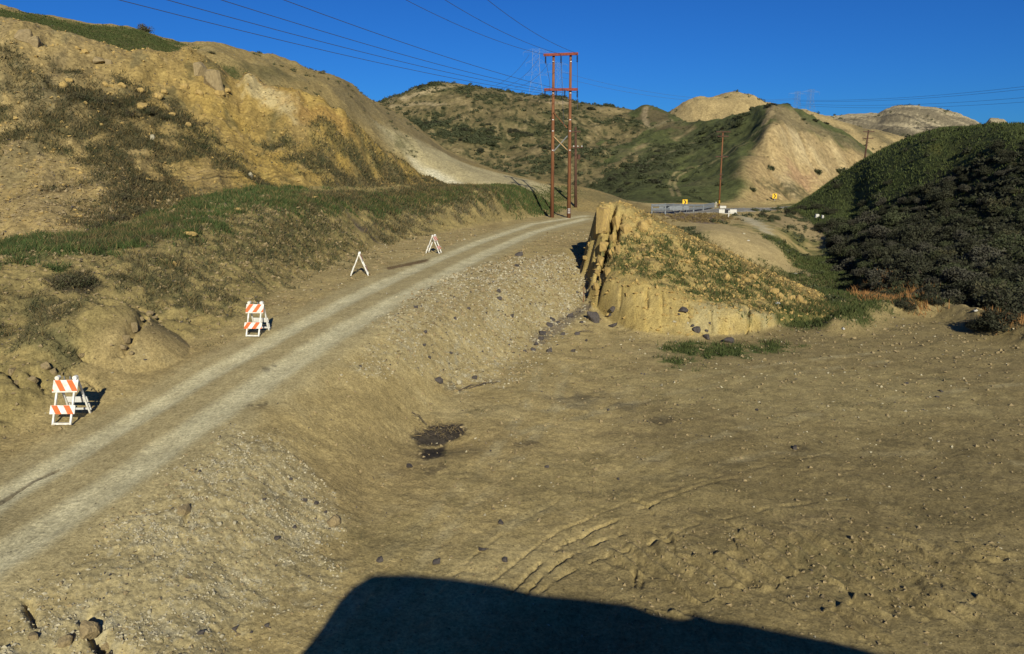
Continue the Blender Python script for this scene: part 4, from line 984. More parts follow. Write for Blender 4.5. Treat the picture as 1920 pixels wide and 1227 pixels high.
# ------------------------------------------------------------------ A-frame barricades
def barricade(label, px, py, yaw, slope):
    base = at(px, py)
    root = tag(empty('barricade', base, yaw), label, 'barricade', 'striped A-frame barricades along the dirt road')
    Hh, D = 1.07, .86                      # apex height, spread of the feet
    lf = Vector((0, -D/2, 0)); lb = Vector((0, D/2, 0)); ap = Vector((0, 0, Hh))
    def fr(x, u): return lf.lerp(ap, u) + Vector((x, 0, 0))
    def bk(x, u): return lb.lerp(ap, u) + Vector((x, 0, 0))
    dirf = (ap - lf).normalized(); nf = Vector((0, -dirf.z, dirf.y)); nb = Vector((0, dirf.z, dirf.y))
    Mf = Matrix((Vector((1, 0, 0)), nf, dirf)).transposed()
    dirb = (ap - lb).normalized(); Mbk = Matrix((Vector((1, 0, 0)), nb, dirb)).transposed()
    for s in (-1, 1):
        m = MB(); m.bar(fr(s*.215, 0), fr(s*.215, 1.0), .045, .05); m.build('front_leg', M_WHITE, root, bevel=.005)
        m = MB(); m.bar(bk(s*.245, 0), bk(s*.245, 1.0), .045, .05); m.build('rear_leg', M_WHITE, root, bevel=.005)
        m = MB(); c = ap + Vector((s*.215, -.02, .03)); m.tube(c - Vector((.0, .05, 0)), c + Vector((0, .05, 0)), .055, .055, 14); m.build('hinge_boss', M_WHITE, root)
        m = MB(); m.tube(ap + Vector((s*.07, 0, -.02)), ap + Vector((s*.07, 0, .055)), .014, .014, 6); m.build('bolt', M_STEEL, root)
    m = MB(); m.bar(fr(-.215, .03), fr(.215, .03), .04, .045); m.build('foot_bar', M_WHITE, root)
    L = (ap - lf).length
    for u, hh in ((.83, .31), (.325, .215)):
        c = fr(0, u) + nf * .036
        w = .61; d0 = .013
        m = MB(); m.box(c, (w, .024, hh), Mf)
        # slanting stripes, 2 mm proud of the board
        pitch, sw = .295, .145
        def clip(poly):
            for ax, lim, sg in ((0, -w/2, 1), (0, w/2, -1)):
                out = []
                for i in range(len(poly)):
                    a, b = poly[i], poly[(i+1) % len(poly)]
                    ia, ib = sg*(a[ax]-lim) >= 0, sg*(b[ax]-lim) >= 0
                    if ia: out.append(a)
                    if ia != ib:
                        q = (lim - a[ax]) / (b[ax] - a[ax]); out.append((a[0]+(b[0]-a[0])*q, a[1]+(b[1]-a[1])*q))
                poly = out
                if not poly: break
            return poly
        for k in range(-3, 5):
            z0, z1 = -hh/2 + .03*(hh > .25), hh/2 - .004
            x = -w/2 + .02 + k*pitch - (.0 if slope > 0 else -.08)
            sl = slope * (z1 - z0) * .62
            poly = clip([(x, z1), (x + sw, z1), (x + sw + sl, z0), (x + sl, z0)])
            if len(poly) >= 3:
                m.add([c + Mf @ Vector((a, d0 + .002, b)) for a, b in poly], [tuple(range(len(poly)))], 1)
        m.build('striped_board', [M_WHITE, M_ORANGE], root)
    # plain rear panel with its long slot
    for u, hh, z in ((.385, .17, 0), (.11, .055, 0)):
        m = MB(); m.box(bk(0, u) + nb*.03, (.58, .022, hh), Mbk); m.build('rear_panel', M_WHITE_DUSTY, root)
    for s in (-1, 1):
        m = MB(); m.box(bk(s*.24, .21) + nb*.03, (.10, .022, .13), Mbk); m.build('rear_panel', M_WHITE_DUSTY, root)
    m = MB(); m.bar(bk(-.24, .86) , bk(.24, .86), .03, .10); m.build('cross_tie', M_WHITE, root)
    return root
# base point is the middle of the feet
def mid_of(px, py, dy=0): return px, py
barricade('white A-frame barricade with orange stripes slanting down to the right, nearest of four', 134, 786, rad(2), 1)
barricade('white A-frame barricade with stripes slanting down to the left, second nearest of four', 483, 626, rad(-3), -1)
barricade('white A-frame barricade seen edge on as a plain open A shape', 674.5, 516.5, rad(99), 1)
barricade('white barricade seen from the side with narrow orange stripes, farthest of four up the road', 813.5, 475, rad(77), 1)

# ------------------------------------------------------------------ rocks
def rock_mesh(name, seed, sub=3, sq=(1, 1, 1), cuts=7, rough=.16):
    r = random.Random(seed); bm = bmesh.new()
    bmesh.ops.create_icosphere(bm, subdivisions=sub, radius=1)
    pl = []
    for _ in range(cuts):
        n = Vector((r.gauss(0, 1), r.gauss(0, 1), r.gauss(0, 1))).normalized(); pl.append((n, r.uniform(.55, .9)))
    for v in bm.verts:
        p = v.co.copy()
        for n, d in pl:
            k = p.dot(n) - d
            if k > 0: p -= n * k
        f = 1 + rough * (math.sin(p.x*5 + seed) * math.sin(p.y*6 + seed*2) * .5 + r.uniform(-.25, .25))
        v.co = Vector((p.x*sq[0], p.y*sq[1], p.z*sq[2])) * f
    me = bpy.data.meshes.new(name); bm.to_mesh(me); bm.free()
    return me
M_RY = mat("yellow_sandstone", (.42, .29, .09), .95, nscale=4, c2=(.29, .20, .075), bump=.5, bscale=9)
M_RD = mat("dark_stone", (.085, .072, .062), .85, .4, 5, bump=.4, bscale=12)
M_RP = mat("pale_stone", (.42, .37, .24), .9, .3, 5, bump=.4, bscale=12)
M_RB = mat("brown_dirt_clod", (.29, .22, .11), .95, .3, 4, bump=.6, bscale=8)
def rocks(name, meshes_m, lst, label, cat, group, sink=.25, own=None, tilt=.3):
    for i, q in enumerate(lst):
        px, py, wpx = q[0], q[1], q[2]; hpx = q[3] if len(q) > 3 else wpx * random.uniform(.6, .85)
        p = at(px, py); k = p.y / FPX
        me = meshes_m[i % len(meshes_m)]
        o = bpy.data.objects.new(name, me); C.objects.link(o)
        w, hh = wpx*k/2, hpx*k/2
        o.scale = (w, w*random.uniform(.8, 1.1), hh*1.15)
        o.location = p + Vector((0, w*.3, hh*(1 - 2*sink)*.8)); o.rotation_euler = (random.uniform(-tilt, tilt), random.uniform(-tilt, tilt), random.uniform(0, 6.28))
        tag(o, own[i] if own else label, cat, group)
def block_mesh(name, seed, n=16):
    r = random.Random(seed); bm = bmesh.new()
    for i in range(n):
        v = [r.uniform(-1, 1) for _ in range(3)]; k = r.randrange(3); v[k] = math.copysign(r.uniform(.8, 1), v[k]); bm.verts.new(v)
    res = bmesh.ops.convex_hull(bm, input=bm.verts)
    bmesh.ops.delete(bm, geom=[e for e in res['geom_interior'] if isinstance(e, bmesh.types.BMVert)], context='VERTS')
    bmesh.ops.bevel(bm, geom=list(bm.edges), offset=.05, segments=1, affect='EDGES', clamp_overlap=True)
    bmesh.ops.subdivide_edges(bm, edges=list(bm.edges), cuts=2, use_grid_fill=True)
    for v in bm.verts:
        v.co *= 1 + r.uniform(-.035, .035)
        for k in range(3): v.co[k] = max(-1.05, min(1.05, v.co[k]))
    me = bpy.data.meshes.new(name); bm.to_mesh(me); bm.free(); return me
def blocks(nm, m, n, s0):
    out = []
    for s in range(n):
        me = block_mesh(nm, s0 + 7*s); me.materials.append(m); out.append(me)
    return out
def variants(nm, m, n, **k):
    out = []
    for s in range(n):
        me = rock_mesh(nm, 11*s + len(nm), **k); me.materials.append(m); out.append(me)
    return out
RY, RD, RP, RB = variants('boulder', M_RY, 4), variants('stone', M_RD, 4, cuts=10), variants('pale_stone', M_RP, 3), variants('dirt_clod', M_RB, 3)
SL = blocks('rock_slab', M_RY, 7, 900)
RD = RD[:2] + blocks('stone', M_RD, 4, 940); RB = RB + blocks('dirt_clod', M_RB, 3, 970)
rocks('boulder', RY, [(195, 160, 13), (209, 163, 11), (228, 163, 17), (263, 172, 15), (118, 163, 15), (129, 152, 13), (295, 185, 20), (322, 217, 15), (352, 237, 14), (307, 175, 14), (160, 195, 8), (345, 165, 16), (372, 178, 15),
                     (410, 178, 18), (425, 172, 14), (190, 235, 8), (228, 232, 7), (60, 135, 10), (160, 100, 14), (145, 92, 10), (475, 332, 9)],
      'rounded yellow boulder lying among the brush on the tan hillside', 'boulder', 'yellow boulders on the left hillside')
rocks('boulder', RY, [(262, 203, 30, 13)], '', 'boulder', None, own=['wide flat yellow boulder in the dark brush of the tan hillside'])
rocks('boulder', RP, [(285, 262, 10, 12), (470, 333, 9, 13)], '', 'boulder', None, own=['small whitish rock below the flat boulder on the tan hillside', 'upright pale rock in the dark gully of the tan hillside'])
rocks('boulder', RY, [(446, 396, 20, 8), (355, 442, 26, 10), (327, 497, 12, 10), (590, 372, 14, 6), (240, 428, 9, 4)], '', 'boulder', 'yellow boulders on the grassy ledge',
      own=['yellow slab of rock lying in green grass right of the tan clump', 'broad yellow rock at the edge of the grassy ledge', 'round orange yellow boulder alone on the dirt bank', 'low yellow rock in the grass below the orange slope', 'small bright yellow rock in the middle of the grassy ledge'])
rocks('rock_outcrop', RB[3:], [(398, 165, 34, 46), (376, 140, 22, 36), (40, 72, 34, 22), (62, 84, 22, 20), (186, 118, 22, 14), (203, 120, 16, 12)], '', 'rock outcrop', 'outcrops near the top of the left hill', .3,
      own=['tall grey tan outcrop with a black cleft near the hill crest', 'narrow rock fin left of the black cleft near the hill crest', 'largest broken rock at the top left corner of the cliff', 'dark split rock beside the large broken rock at top left', 'left of two small ledges on the cliff below the grassy top', 'right of two small ledges on the cliff below the grassy top'])
slabs = [(1133, 424, 34, 46), (1158, 428, 17, 30), (1121, 440, 15, 28), (1133, 470, 18, 22), (1147, 478, 16, 18), (1126, 496, 14, 18), (1121, 516, 12, 14), (1160, 470, 14, 14), (1129, 528, 16, 18), (1118, 540, 11, 13), (1140, 512, 12, 13), (1174, 436, 18, 20), (1098, 487, 10, 9), (1090, 489, 6, 6), (1122, 552, 12, 11), (1150, 452, 13, 16)]
rocks('rock_slab', SL, slabs, '', 'rock', 'broken slabs of the knoll cliff', .22, tilt=.2,
      own=['largest yellow slab at the top of the knoll cliff', 'tall block right of the dark cleft in the knoll cliff', 'outer rock left of the largest slab on the knoll cliff', 'block wedged under the largest slab of the knoll cliff', 'square block halfway down the knoll cliff', 'small block on the outer cliff beside its shadow', 'low narrow block on the outer cliff of the knoll', 'chunk right of the square block in the knoll cliff', 'broad crumbled block near the bottom of the cliff', 'lowest outer chunk of the knoll cliff', 'small chunk above the crumbled block of the cliff', 'rounded chunk near the top right of the cliff', 'pale rock on the ground at the edge of the cliff shadow', 'tiny pale rock left of the one at the cliff shadow', 'small chunk at the very foot of the knoll cliff', 'middle chunk beside the dark cleft of the cliff'])
rocks('boulder', RY, [(1205, 432, 24, 24), (1215, 420, 18, 16), (1195, 445, 14), (1222, 440, 12), (1363, 524, 17), (1400, 528, 15), (1413, 538, 12), (1383, 527, 12), (1412, 523, 16), (1452, 549, 20), (1462, 558, 16), (1484, 562, 18), (1498, 566, 20), (1508, 570, 14), (1290, 494, 14), (1318, 489, 18), (1340, 497, 12), (1275, 470, 10), (1350, 548, 11), (1330, 535, 9), (1440, 560, 12), (1474, 572, 12)],
      'yellow sandstone boulder lying on the weedy top of the knoll', 'boulder', 'yellow boulders on the knoll')
rocks('stone', RD, [(1282, 585, 22, 12), (1150, 583, 16, 12), (1112, 603, 20, 24), (1143, 592, 10), (1150, 613, 16, 8), (1273, 591, 7), (1306, 622, 18), (1326, 636, 18), (1368, 643, 18), (1325, 622, 8), (1298, 612, 8), (1330, 608, 6)],
      'dark grey stone resting on or below the cut face of the knoll', 'stone', 'dark stones at the cut face of the knoll')
rocks('stone', RD, [(797, 624, 9), (890, 711, 12), (822, 717, 16), (1018, 628, 15), (1030, 612, 13), (1036, 602, 11), (1005, 648, 11), (1014, 638, 13), (1046, 607, 9), (985, 660, 10), (1000, 658, 9), (1030, 661, 12), (936, 562, 11), (935, 548, 12), (960, 594, 8), (972, 480, 15), (970, 501, 10), (780, 578, 8), (878, 580, 8), (912, 588, 7), (1075, 660, 8), (1082, 628, 9), (1055, 628, 10), (1100, 640, 7), (676, 688, 7), (845, 664, 8), (805, 672, 7), (794, 648, 7), (853, 598, 6), (1070, 596, 12), (1090, 606, 10)],
      'dark stone lying on the gravel bank between the road and the lot', 'stone', 'dark stones on the gravel bank')
rocks('stone', RD, [(552, 990, 11), (518, 1012, 16, 8), (768, 877, 13, 8), (940, 982, 11), (905, 1033, 16, 7), (818, 1058, 16), (712, 1053, 16), (947, 1053, 14), (1490, 842, 12, 8), (1025, 877, 8), (495, 938, 8), (570, 940, 10), (592, 946, 12), (610, 962, 8), (545, 900, 7), (375, 885, 7), (1140, 770, 6), (1420, 770, 6), (1700, 720, 8, 4), (1765, 735, 10, 4), (1758, 745, 7, 3), (1160, 900, 6), (440, 1180, 12, 7), (375, 1190, 14, 8), (500, 1175, 10)],
      'dark stone lying loose on the bare dirt lot', 'stone', 'dark stones on the dirt lot')
rocks('dirt_clod', RB, [(160, 1195, 54, 44), (625, 985, 32, 26), (120, 1210, 30, 24), (60, 1200, 22), (200, 1215, 20), (345, 960, 24, 16), (230, 655, 16, 14), (245, 665, 12), (152, 668, 14), (20, 700, 18, 12), (60, 715, 16, 12), (100, 700, 14), (280, 590, 14, 10), (265, 600, 12), (290, 597, 10), (250, 620, 14, 20), (235, 640, 12, 18), (30, 720, 14), (85, 690, 20, 14)],
      'crumbling brown clod of earth on the side of the dirt bank', 'dirt clod', 'clods of earth on the banks')
rocks('stone', RP, [(330, 960, 9), (222, 1015, 10), (410, 985, 12), (440, 983, 9), (595, 1020, 13, 8), (860, 720, 16, 9), (920, 1018 - 300, 8), (400, 1115, 9), (415, 1195, 10), (640, 705, 7), (1265, 605, 8, 5), (1290, 607, 5), (1395, 440, 6, 4), (480, 1060, 8), (300, 1085, 9), (280, 1150, 10), (525, 1050, 7)],
      'pale stone showing among the gravel of the bank', 'stone', 'pale stones on the banks')

# ------------------------------------------------------------------ loose gravel (nobody could count it)
cell = np.zeros(zt.shape); cell[:-1, :-1] = (np.diff(XX, axis=0)[:, :-1] * np.diff(YY, axis=1)[:-1, :])
def sample(w, n, ymax=110, tmax=.8):
    p = (w * cell * (YY < ymax) * (np.abs(TT) < tmax)).ravel(); p = p / p.sum()
    i = rng.choice(p.size, n, p=p); a, b = i // NY, i % NY
    a, b = np.clip(a, 0, NT-2), np.clip(b, 0, NY-2)
    t = T[a] + rng.random(n) * (T[a+1] - T[a]); y = YR[b] + rng.random(n) * (YR[b+1] - YR[b])
    x = t * y
    return x, y, gz(x, y)
OCT = np.array([(1,0,0),(-1,0,0),(0,1,0),(0,-1,0),(0,0,1),(0,0,-1)], float)
OCF = np.array([(0,2,4),(2,1,4),(1,3,4),(3,0,4),(2,0,5),(1,2,5),(3,1,5),(0,3,5)])
def pebbles(name, w, n, smin, smax, m, label, ymax=70, pw=2.5):
    x, y, z = sample(w, n, ymax)
    s = smin + (smax - smin) * rng.random(n)**pw * np.clip(y / 18, .7, 2.2)
    sc = s[:, None, None] * (.55 + .6 * rng.random((n, 6, 1)))
    q = OCT[None] + .35 * rng.normal(size=(n, 6, 3))
    v = q * sc; v[..., 2] *= .75
    a = rng.random(n) * 6.28; ca, sa = np.cos(a)[:, None], np.sin(a)[:, None]
    vx = v[..., 0]*ca - v[..., 1]*sa + x[:, None]; vy = v[..., 0]*sa + v[..., 1]*ca + y[:, None]
    v = np.stack([vx, vy, v[..., 2] + (z + .25*s)[:, None]], -1).reshape(-1, 3)
    f = (OCF[None] + 6*np.arange(n)[:, None, None]).reshape(-1, 3)
    o = mesh_np(name, v, f, m); tag(o, label, 'gravel', None, 'stuff'); return o
lotw = (gr & (YY < 60)) * (1 - roadm) * (1 - leftbank)
pebbles('gravel', gravel * (1 - .72 * (YY > 22)) * (.3 + sstep(0, .4, n_med + n_fine)) + .004*lotw, 17000, .008, .045, M_RP, 'pale gravel strewn over the banks between road and lot')
pebbles('gravel', gravel * .5 + .35 * lotw * sstep(.15, .5, n_med) + .02 * lotw + .25*leftbank, 9000, .010, .042, M_RD, 'small dark stones scattered over the dirt lot')
pebbles('dirt_crumbs', gravel + .25 * lotw + .9 * leftbank * (YY < 45) + 1.2*tread, 26000, .012, .06, M_RB, 'crumbs of brown earth littering the lot and banks')
pebbles('rubble', (is_('knoll') * 1.0), 9000, .015, .075, M_RY, 'yellow rubble covering the eroded knoll', 60, 3)
pebbles('rubble', is_('hill_near') * (.3 + sstep(0, .4, n_med)), 2800, .02, .09, M_RY, 'yellow rubble scattered down the tan hillside', 100, 4)

# ------------------------------------------------------------------ vegetation
def leafmat(name, c, c2, rough=.8, tr=.0):
    m = mat(name, c, rough, nscale=1.3, c2=c2, spec=.15)
    return m
M_GRASS = leafmat("green_grass", (.062, .088, .024), (.040, .058, .018))
M_GRASSD = leafmat("dark_grass", (.045, .062, .018), (.065, .075, .022))
M_DRYG = leafmat("dry_grass", (.21, .155, .06), (.12, .085, .035))
M_BRUSH = leafmat("dark_brush", (.085, .072, .036), (.050, .056, .024))
M_RUST = leafmat("rusty_dry_weeds", (.30, .15, .05), (.20, .11, .04))
M_CHAP = leafmat("chaparral_leaf", (.048, .048, .026), (.026, .028, .015))
M_SAGE = leafmat("sage_leaf", (.066, .074, .034), (.040, .046, .020))
M_TWIG = mat("grey_twig", (.11, .085, .06), .9, .4, 6)
def blades(name, w, n, hmin, hmax, wd, m, label, per=4, ymax=110, lean=.5, cat='grass', spread=.12):
    x, y, z = sample(w, n, ymax)
    sc = np.clip(y / 30, .7, 2.4)
    x = np.repeat(x, per); y = np.repeat(y, per); z = np.repeat(z, per); sc = np.repeat(sc, per); N = len(x)
    x = x + rng.normal(size=N) * spread * sc; y = y + rng.normal(size=N) * spread * sc; z = gz(x, y)
    h = (hmin + (hmax - hmin) * rng.random(N)) ; a = rng.random(N) * 6.28; ww = wd * sc * (.6 + .8*rng.random(N))
    lx, ly = rng.normal(size=N)*lean*h, rng.normal(size=N)*lean*h
    v = np.stack([np.stack([x - np.cos(a)*ww, y - np.sin(a)*ww, z - .03], -1), np.stack([x + np.cos(a)*ww, y + np.sin(a)*ww, z - .03], -1), np.stack([x + lx, y + ly, z + h], -1)], 1).reshape(-1, 3)
    o = mesh_np(name, v, np.arange(3*N).reshape(-1, 3), m); tag(o, label, cat, None, 'stuff'); return o
ledge = gr & (TT < .1)
blades('grass', grass_m * ledge * (YY < 110) * (.2 + sstep(-.2, .2, n_med)), 18000, .08, .30, .020, M_GRASS, 'green grass growing along the ledge at the foot of the tan hill', 4)
blades('grass', grass_m * (is_('knoll') | (gr & (TT > .05))), 12000, .08, .30, .020, M_GRASSD, 'dark green grass on the knoll and in the valley behind it', 4, 75)
blades('grass', grass_m * is_('hill_right'), 12000, .12, .35, .028, M_GRASSD, 'short dark green grass on the right hillside', 3, 120)
blades('grass', grass_m * is_('hill_behind', 'hill_near'), 9000, .04, .14, .022, M_GRASSD, 'dark grass on the flat top of the tan hill', 3, 130)
blades('dry_brush', brush_m**1.5 * (ledge | is_('hill_near')) * (YY < 90), 24000, .05, .26, .018, M_BRUSH, 'low dark brush growing on the tan hillside and bank', 4, 110, .9, 'brush')
blades('dry_grass', (brush_m + .8*grass_m) * (ledge | is_('hill_near', 'knoll')), 9000, .10, .42, .014, M_DRYG, 'dry straw coloured grass among the brush and green grass', 3, 110, .6, 'dry grass')
blades('weeds', gr * (YY < 40) * (1 - roadm) * sstep(.22, .42, fbm(XX/2.2, YY/1.1, 4, 311)) * (1 - leftbank), 900, .02, .10, .010, M_BRUSH, 'tiny dark weeds sprinkled over the bare lot', 6, 40, 1.2, 'weeds', .09)
rust = poly_mask(W2([(1600, 543), (1650, 538), (1720, 556), (1742, 573), (1690, 574), (1620, 562)]), 1.0) + poly_mask(W2([(1850, 594), (1960, 598), (1960, 622), (1880, 610)]), 1.0)
blades('dry_weeds', rust, 1800, .2, .55, .022, M_RUST, 'rusty orange dry weeds between the lot and the dark hillside', 4, 90, .4, 'weeds', .2)

def shrub_mesh(name, seed, n, leaf, mats, flat=.75, twigs=14, clumps=9):
    r = np.random.default_rng(seed)
    cc = r.normal(size=(clumps, 3)); cc /= np.linalg.norm(cc, axis=1)[:, None]; cc[:, 2] = np.abs(cc[:, 2]) * .9
    cc *= r.uniform(.35, .68, (clumps, 1)); cr_ = r.uniform(.28, .48, clumps)
    k = r.integers(0, clumps, n); d = r.normal(size=(n, 3)); d /= np.linalg.norm(d, axis=1)[:, None]
    p = cc[k] + d * (cr_[k] * r.random(n)**.35)[:, None]
    p[:, 2] = np.abs(p[:, 2]) * flat
    a = r.normal(size=(n, 3)); a /= np.linalg.norm(a, axis=1)[:, None]
    b = np.cross(a, r.normal(size=(n, 3))); b /= np.linalg.norm(b, axis=1)[:, None]
    s = leaf * r.uniform(.6, 1.4, n)[:, None]
    v = np.stack([p - b*s*.5, p + b*s*.5, p + a*s*1.4], 1).reshape(-1, 3)
    f = [tuple(range(3*i, 3*i+3)) for i in range(n)]
    mb = MB(); mb.add(v.tolist(), f, 0)
    for i in range(twigs):
        e = cc[i % clumps] * r.uniform(.9, 1.5); e[2] = abs(e[2]) * flat + .1
        mid = e * .5 + r.normal(size=3) * .07
        mb.chain([(0, 0, -.1), mid, e], [.022, .014, .006], 3, 1)
    me = bpy.data.meshes.new(name); me.from_pydata(mb.v, [], mb.f)
    for m in mats: me.materials.append(m)
    me.polygons.foreach_set("material_index", mb.m); me.update()
    return me
M_GREY = leafmat('grey_leaf', (.075, .072, .050), (.05, .046, .03))
CH = [shrub_mesh('chaparral_shrub', 400+i, 3200, .052, [(M_CHAP, M_CHAP, M_SAGE, M_CHAP, M_GREY, M_BRUSH)[i], M_TWIG], .85, 22) for i in range(6)]
FB = [shrub_mesh('bush', 420+i, 420, .15, [M_SAGE if i % 2 else M_CHAP, M_TWIG], .75, 4) for i in range(4)]
DB = [shrub_mesh('dry_bush', 440+i, 1300, .05, [M_BRUSH, M_TWIG], .7, 40) for i in range(2)]
def shrub(name, me, p, r, label, cat, group=None, zs=1.0):
    o = bpy.data.objects.new(name, me); C.objects.link(o)
    o.location = (p[0], p[1], p[2] - .08*r); o.scale = (r, r*random.uniform(.85, 1.15), r*random.uniform(.8, 1.1)*zs); o.rotation_euler = (0, 0, random.uniform(0, 6.28))
    return tag(o, label, cat, group)
# the dark chaparral on the right hill
cm = poly_mask(W2([(1590, 425), (1620, 410), (1660, 388), (1700, 372), (1760, 352), (1830, 328), (1890, 296), (1960, 270), (1980, 600), (1760, 570), (1690, 545), (1640, 500), (1560, 465)], 'hill_right'), 4, None, 6, 1.0) * (is_('hill_right') | (gr & (TT > .4) & (YY > 45)))
pts = []
xs, ys, zs = sample(cm, 9000, 115, .84)
for x, y, z in zip(xs, ys, zs):
    r = random.uniform(.8, 2.2) * (1.1 if z < 2 else .85 if z < 5 else .62)
    if all((x-a)**2 + (y-b)**2 > (.56*(r+c))**2 for a, b, c in pts): pts.append((x, y, r))
    if len(pts) >= 295: break
for i, (x, y, r) in enumerate(pts):
    shrub('chaparral_shrub', CH[random.choice((0, 1, 3, 2, 4, 4, 5) if z > 2 else (0, 2, 4, 4, 3))], (x, y, float(gz(x, y))), r, 'dark chaparral shrub in the dense mass covering the right hillside', 'shrub', 'dark shrubs massed on the right hillside')
for px, py, r, lb in [(1588, 440, 2.4, 'large dark shrub at the left end of the chaparral, above the tan bank'), (1560, 430, 1.7, 'dark shrub left of the large one above the tan bank'), (1575, 455, 1.6, 'rounded dark shrub at the foot of the tan bank'), (1555, 400, 1.4, 'dark green shrub beside the end of the paved road'),
                      (1530, 392, 1.5, 'low dark shrub hiding the end of the paved road'), (1500, 393, 1.3, 'dark shrub at the near edge of the paved road'), (1480, 402, 1.2, 'low green shrub just below the paved road'), (1450, 412, 1.1, 'brownish shrub on the slope under the paved road'), (1430, 405, .9, 'small shrub on the shoulder right of the white barrier'),
                      (1620, 385, 1.1, 'single dark shrub on the open green slope of the right hill'), (1572, 352, 1.0, 'small shrub near the lower edge of the green hill'), (1665, 345, 1.0, 'lone dark shrub high on the open green slope'), (1610, 480, 1.5, 'dark shrub beside the green valley floor'), (1640, 540, 1.0, 'low green shrub next to the rusty weeds'), (1760, 560, 1.0, 'low shrub right of the rusty weeds'), (1800, 568, 1.1, 'low grey green shrub at the foot of the chaparral'), (1850, 582, 1.0, 'grey green shrub behind the dirt lip at right'), (1700, 578, .8, 'small shrub between rusty weeds and dirt lip'), (1880, 610, 1.2, 'dark shrub on the dirt lip near the right edge'), (1850, 615, .9, 'small dark shrub on the dirt lip near the right edge'), (1740, 566, .8, 'dull green shrub bordering the rusty weeds')]:
    p = at(px, py); shrub('chaparral_shrub', CH[random.randrange(4)], p, r, lb, 'shrub', 'shrubs along the valley')
# the dead looking bush on the skyline, and small ones on the hill crest
p = skyline(287, zt); o = shrub('dry_bush', DB[0], p, 1.3, 'grey leafless looking bush standing on the hill crest against the sky', 'bush')
for px, py, r, lb in [(604, 139, .7, 'small dark bush on the skyline at the end of the hill crest'), (395, 100, .6, 'small green bush on the slope below the hill crest'), (140, 535, .75, 'dark dead bush on the left dirt bank'), (115, 535, .7, 'dark bush left of the dead bush on the dirt bank'), (165, 530, .55, 'small dark bush right of the dead bush on the dirt bank'),
                      (195, 195, 1.1, 'dark bush among yellow boulders on the hillside'), (150, 185, 1.0, 'dark bush at the left of the boulder field'), (240, 218, 1.2, 'largest dark bush under the row of yellow boulders'), (280, 212, 1.0, 'dark bush between the yellow boulders on the hillside'), (310, 222, .8, 'dark bush right of the wide flat boulder'),
                      (230, 375, 1.0, 'dry reddish bush low on the hillside above the ledge'), (260, 400, .9, 'dark bush at the foot of the hillside above the grassy ledge'), (220, 415, .9, 'dark bush at the back of the grassy ledge'), (180, 430, .8, 'dark bush at the left on the grassy ledge')]:
    p = at(px, py); shrub('dry_bush', DB[random.randrange(2)], p, r, lb, 'bush')
# bushes of the middle hill and the green ridge: the largest as things, the rest as one mass
wD = is_('hill_middle') * (.12 + sstep(.0, .35, n_far + .4*n_far2)) * (YY < 290)
wE = is_('hill_green') * (.05 + 1.2 * poly_mask(W2([(1090, 345), (1200, 300), (1330, 240), (1425, 203), (1380, 250), (1290, 295), (1200, 355), (1150, 382), (1080, 368)], 'hill_green'), 9, None, 7, 1.3)) * (YY < 270)
wD = wD * (1 + 2.5 * poly_mask(W2([(740, 200), (800, 205), (900, 245), (1000, 300), (920, 335), (850, 300), (780, 240)], 'hill_middle'), 8, None, 8, .8))
xs, ys, zs = sample(wD, 190, 300, .5); GB = 'bushes dotted over the middle hill'
for x, y, z in zip(xs, ys, zs): shrub('bush', FB[random.randrange(4)], (x, y, z), random.uniform(.9, 2.2), 'dark bush growing on the brushy brown hill behind the H-frame pole', 'bush', GB)
p = at(962, 249); shrub('bush', CH[0], p, 2.6, 'largest round dark bush in the middle of the brushy brown hill', 'bush')
xs, ys, zs = sample(wE, 75, 300, .6)
for x, y, z in zip(xs, ys, zs): shrub('bush', FB[random.randrange(4)], (x, y, z), random.uniform(.8, 1.9), 'dark bush growing on the green ridge left of the bare tan face', 'bush', 'bushes on the green ridge')
for px, py, r, lb in [(1445, 318, 1.5, 'lone bush in the middle of the bare tan face'), (1535, 325, 1.6, 'bush in the gully on the right of the bare tan face'), (1575, 325, 2.0, 'dark bush at the foot of the bare tan face by the right hill'), (1412, 358, 1.0, 'small bush on the tan slope above the paved road')]:
    shrub('bush', FB[1], at(px, py), r, lb, 'bush')
def bush_mass(name, w, n, rmin, rmax, m, label, ymax=330, per=46):
    x, y, z = sample(w, n, ymax, .75)
    r = rmin + (rmax - rmin) * rng.random(n)**2
    d = rng.normal(size=(n, per, 3)); d /= np.linalg.norm(d, axis=2)[..., None]; d[..., 2] = np.abs(d[..., 2])*.85
    c = np.stack([x, y, z], -1)[:, None, :] + d * (r[:, None] * rng.random((n, per))**.4)[..., None]
    a = rng.normal(size=(n, per, 3)); a /= np.linalg.norm(a, axis=2)[..., None]; b = np.cross(a, d + .01); b /= (np.linalg.norm(b, axis=2)[..., None] + 1e-6)
    s = (r[:, None] * .34)[..., None]
    v = np.stack([c - b*s*.5, c + b*s*.5, c + a*s*1.3], 2).reshape(-1, 3)
    o = mesh_np(name, v, np.arange(len(v)).reshape(-1, 3), m); tag(o, label, 'brush', None, 'stuff')
bush_mass('brush', wD, 5000, .3, 1.2, M_SAGE, 'low brush speckling the brown hill behind the H-frame pole')
bush_mass('brush', .6*wE**2 + .05*is_('hill_green') * (TT < .28) * (YY < 270), 800, .22, .8, M_SAGE, 'dark brush covering the green ridge left of the bare tan face')
bush_mass('brush', is_('hill_right') * (YY < 115) * (.012 + cm), 1200, .25, .8, M_CHAP, 'low dark undergrowth between the shrubs of the right hillside', 120)
bush_mass('brush', is_('hill_tan', 'hill_far') * (YY < 600) * sstep(.1, .4, n_far), 500, .6, 1.8, M_SAGE, 'specks of brush on the distant bare ridges', 610, 24)
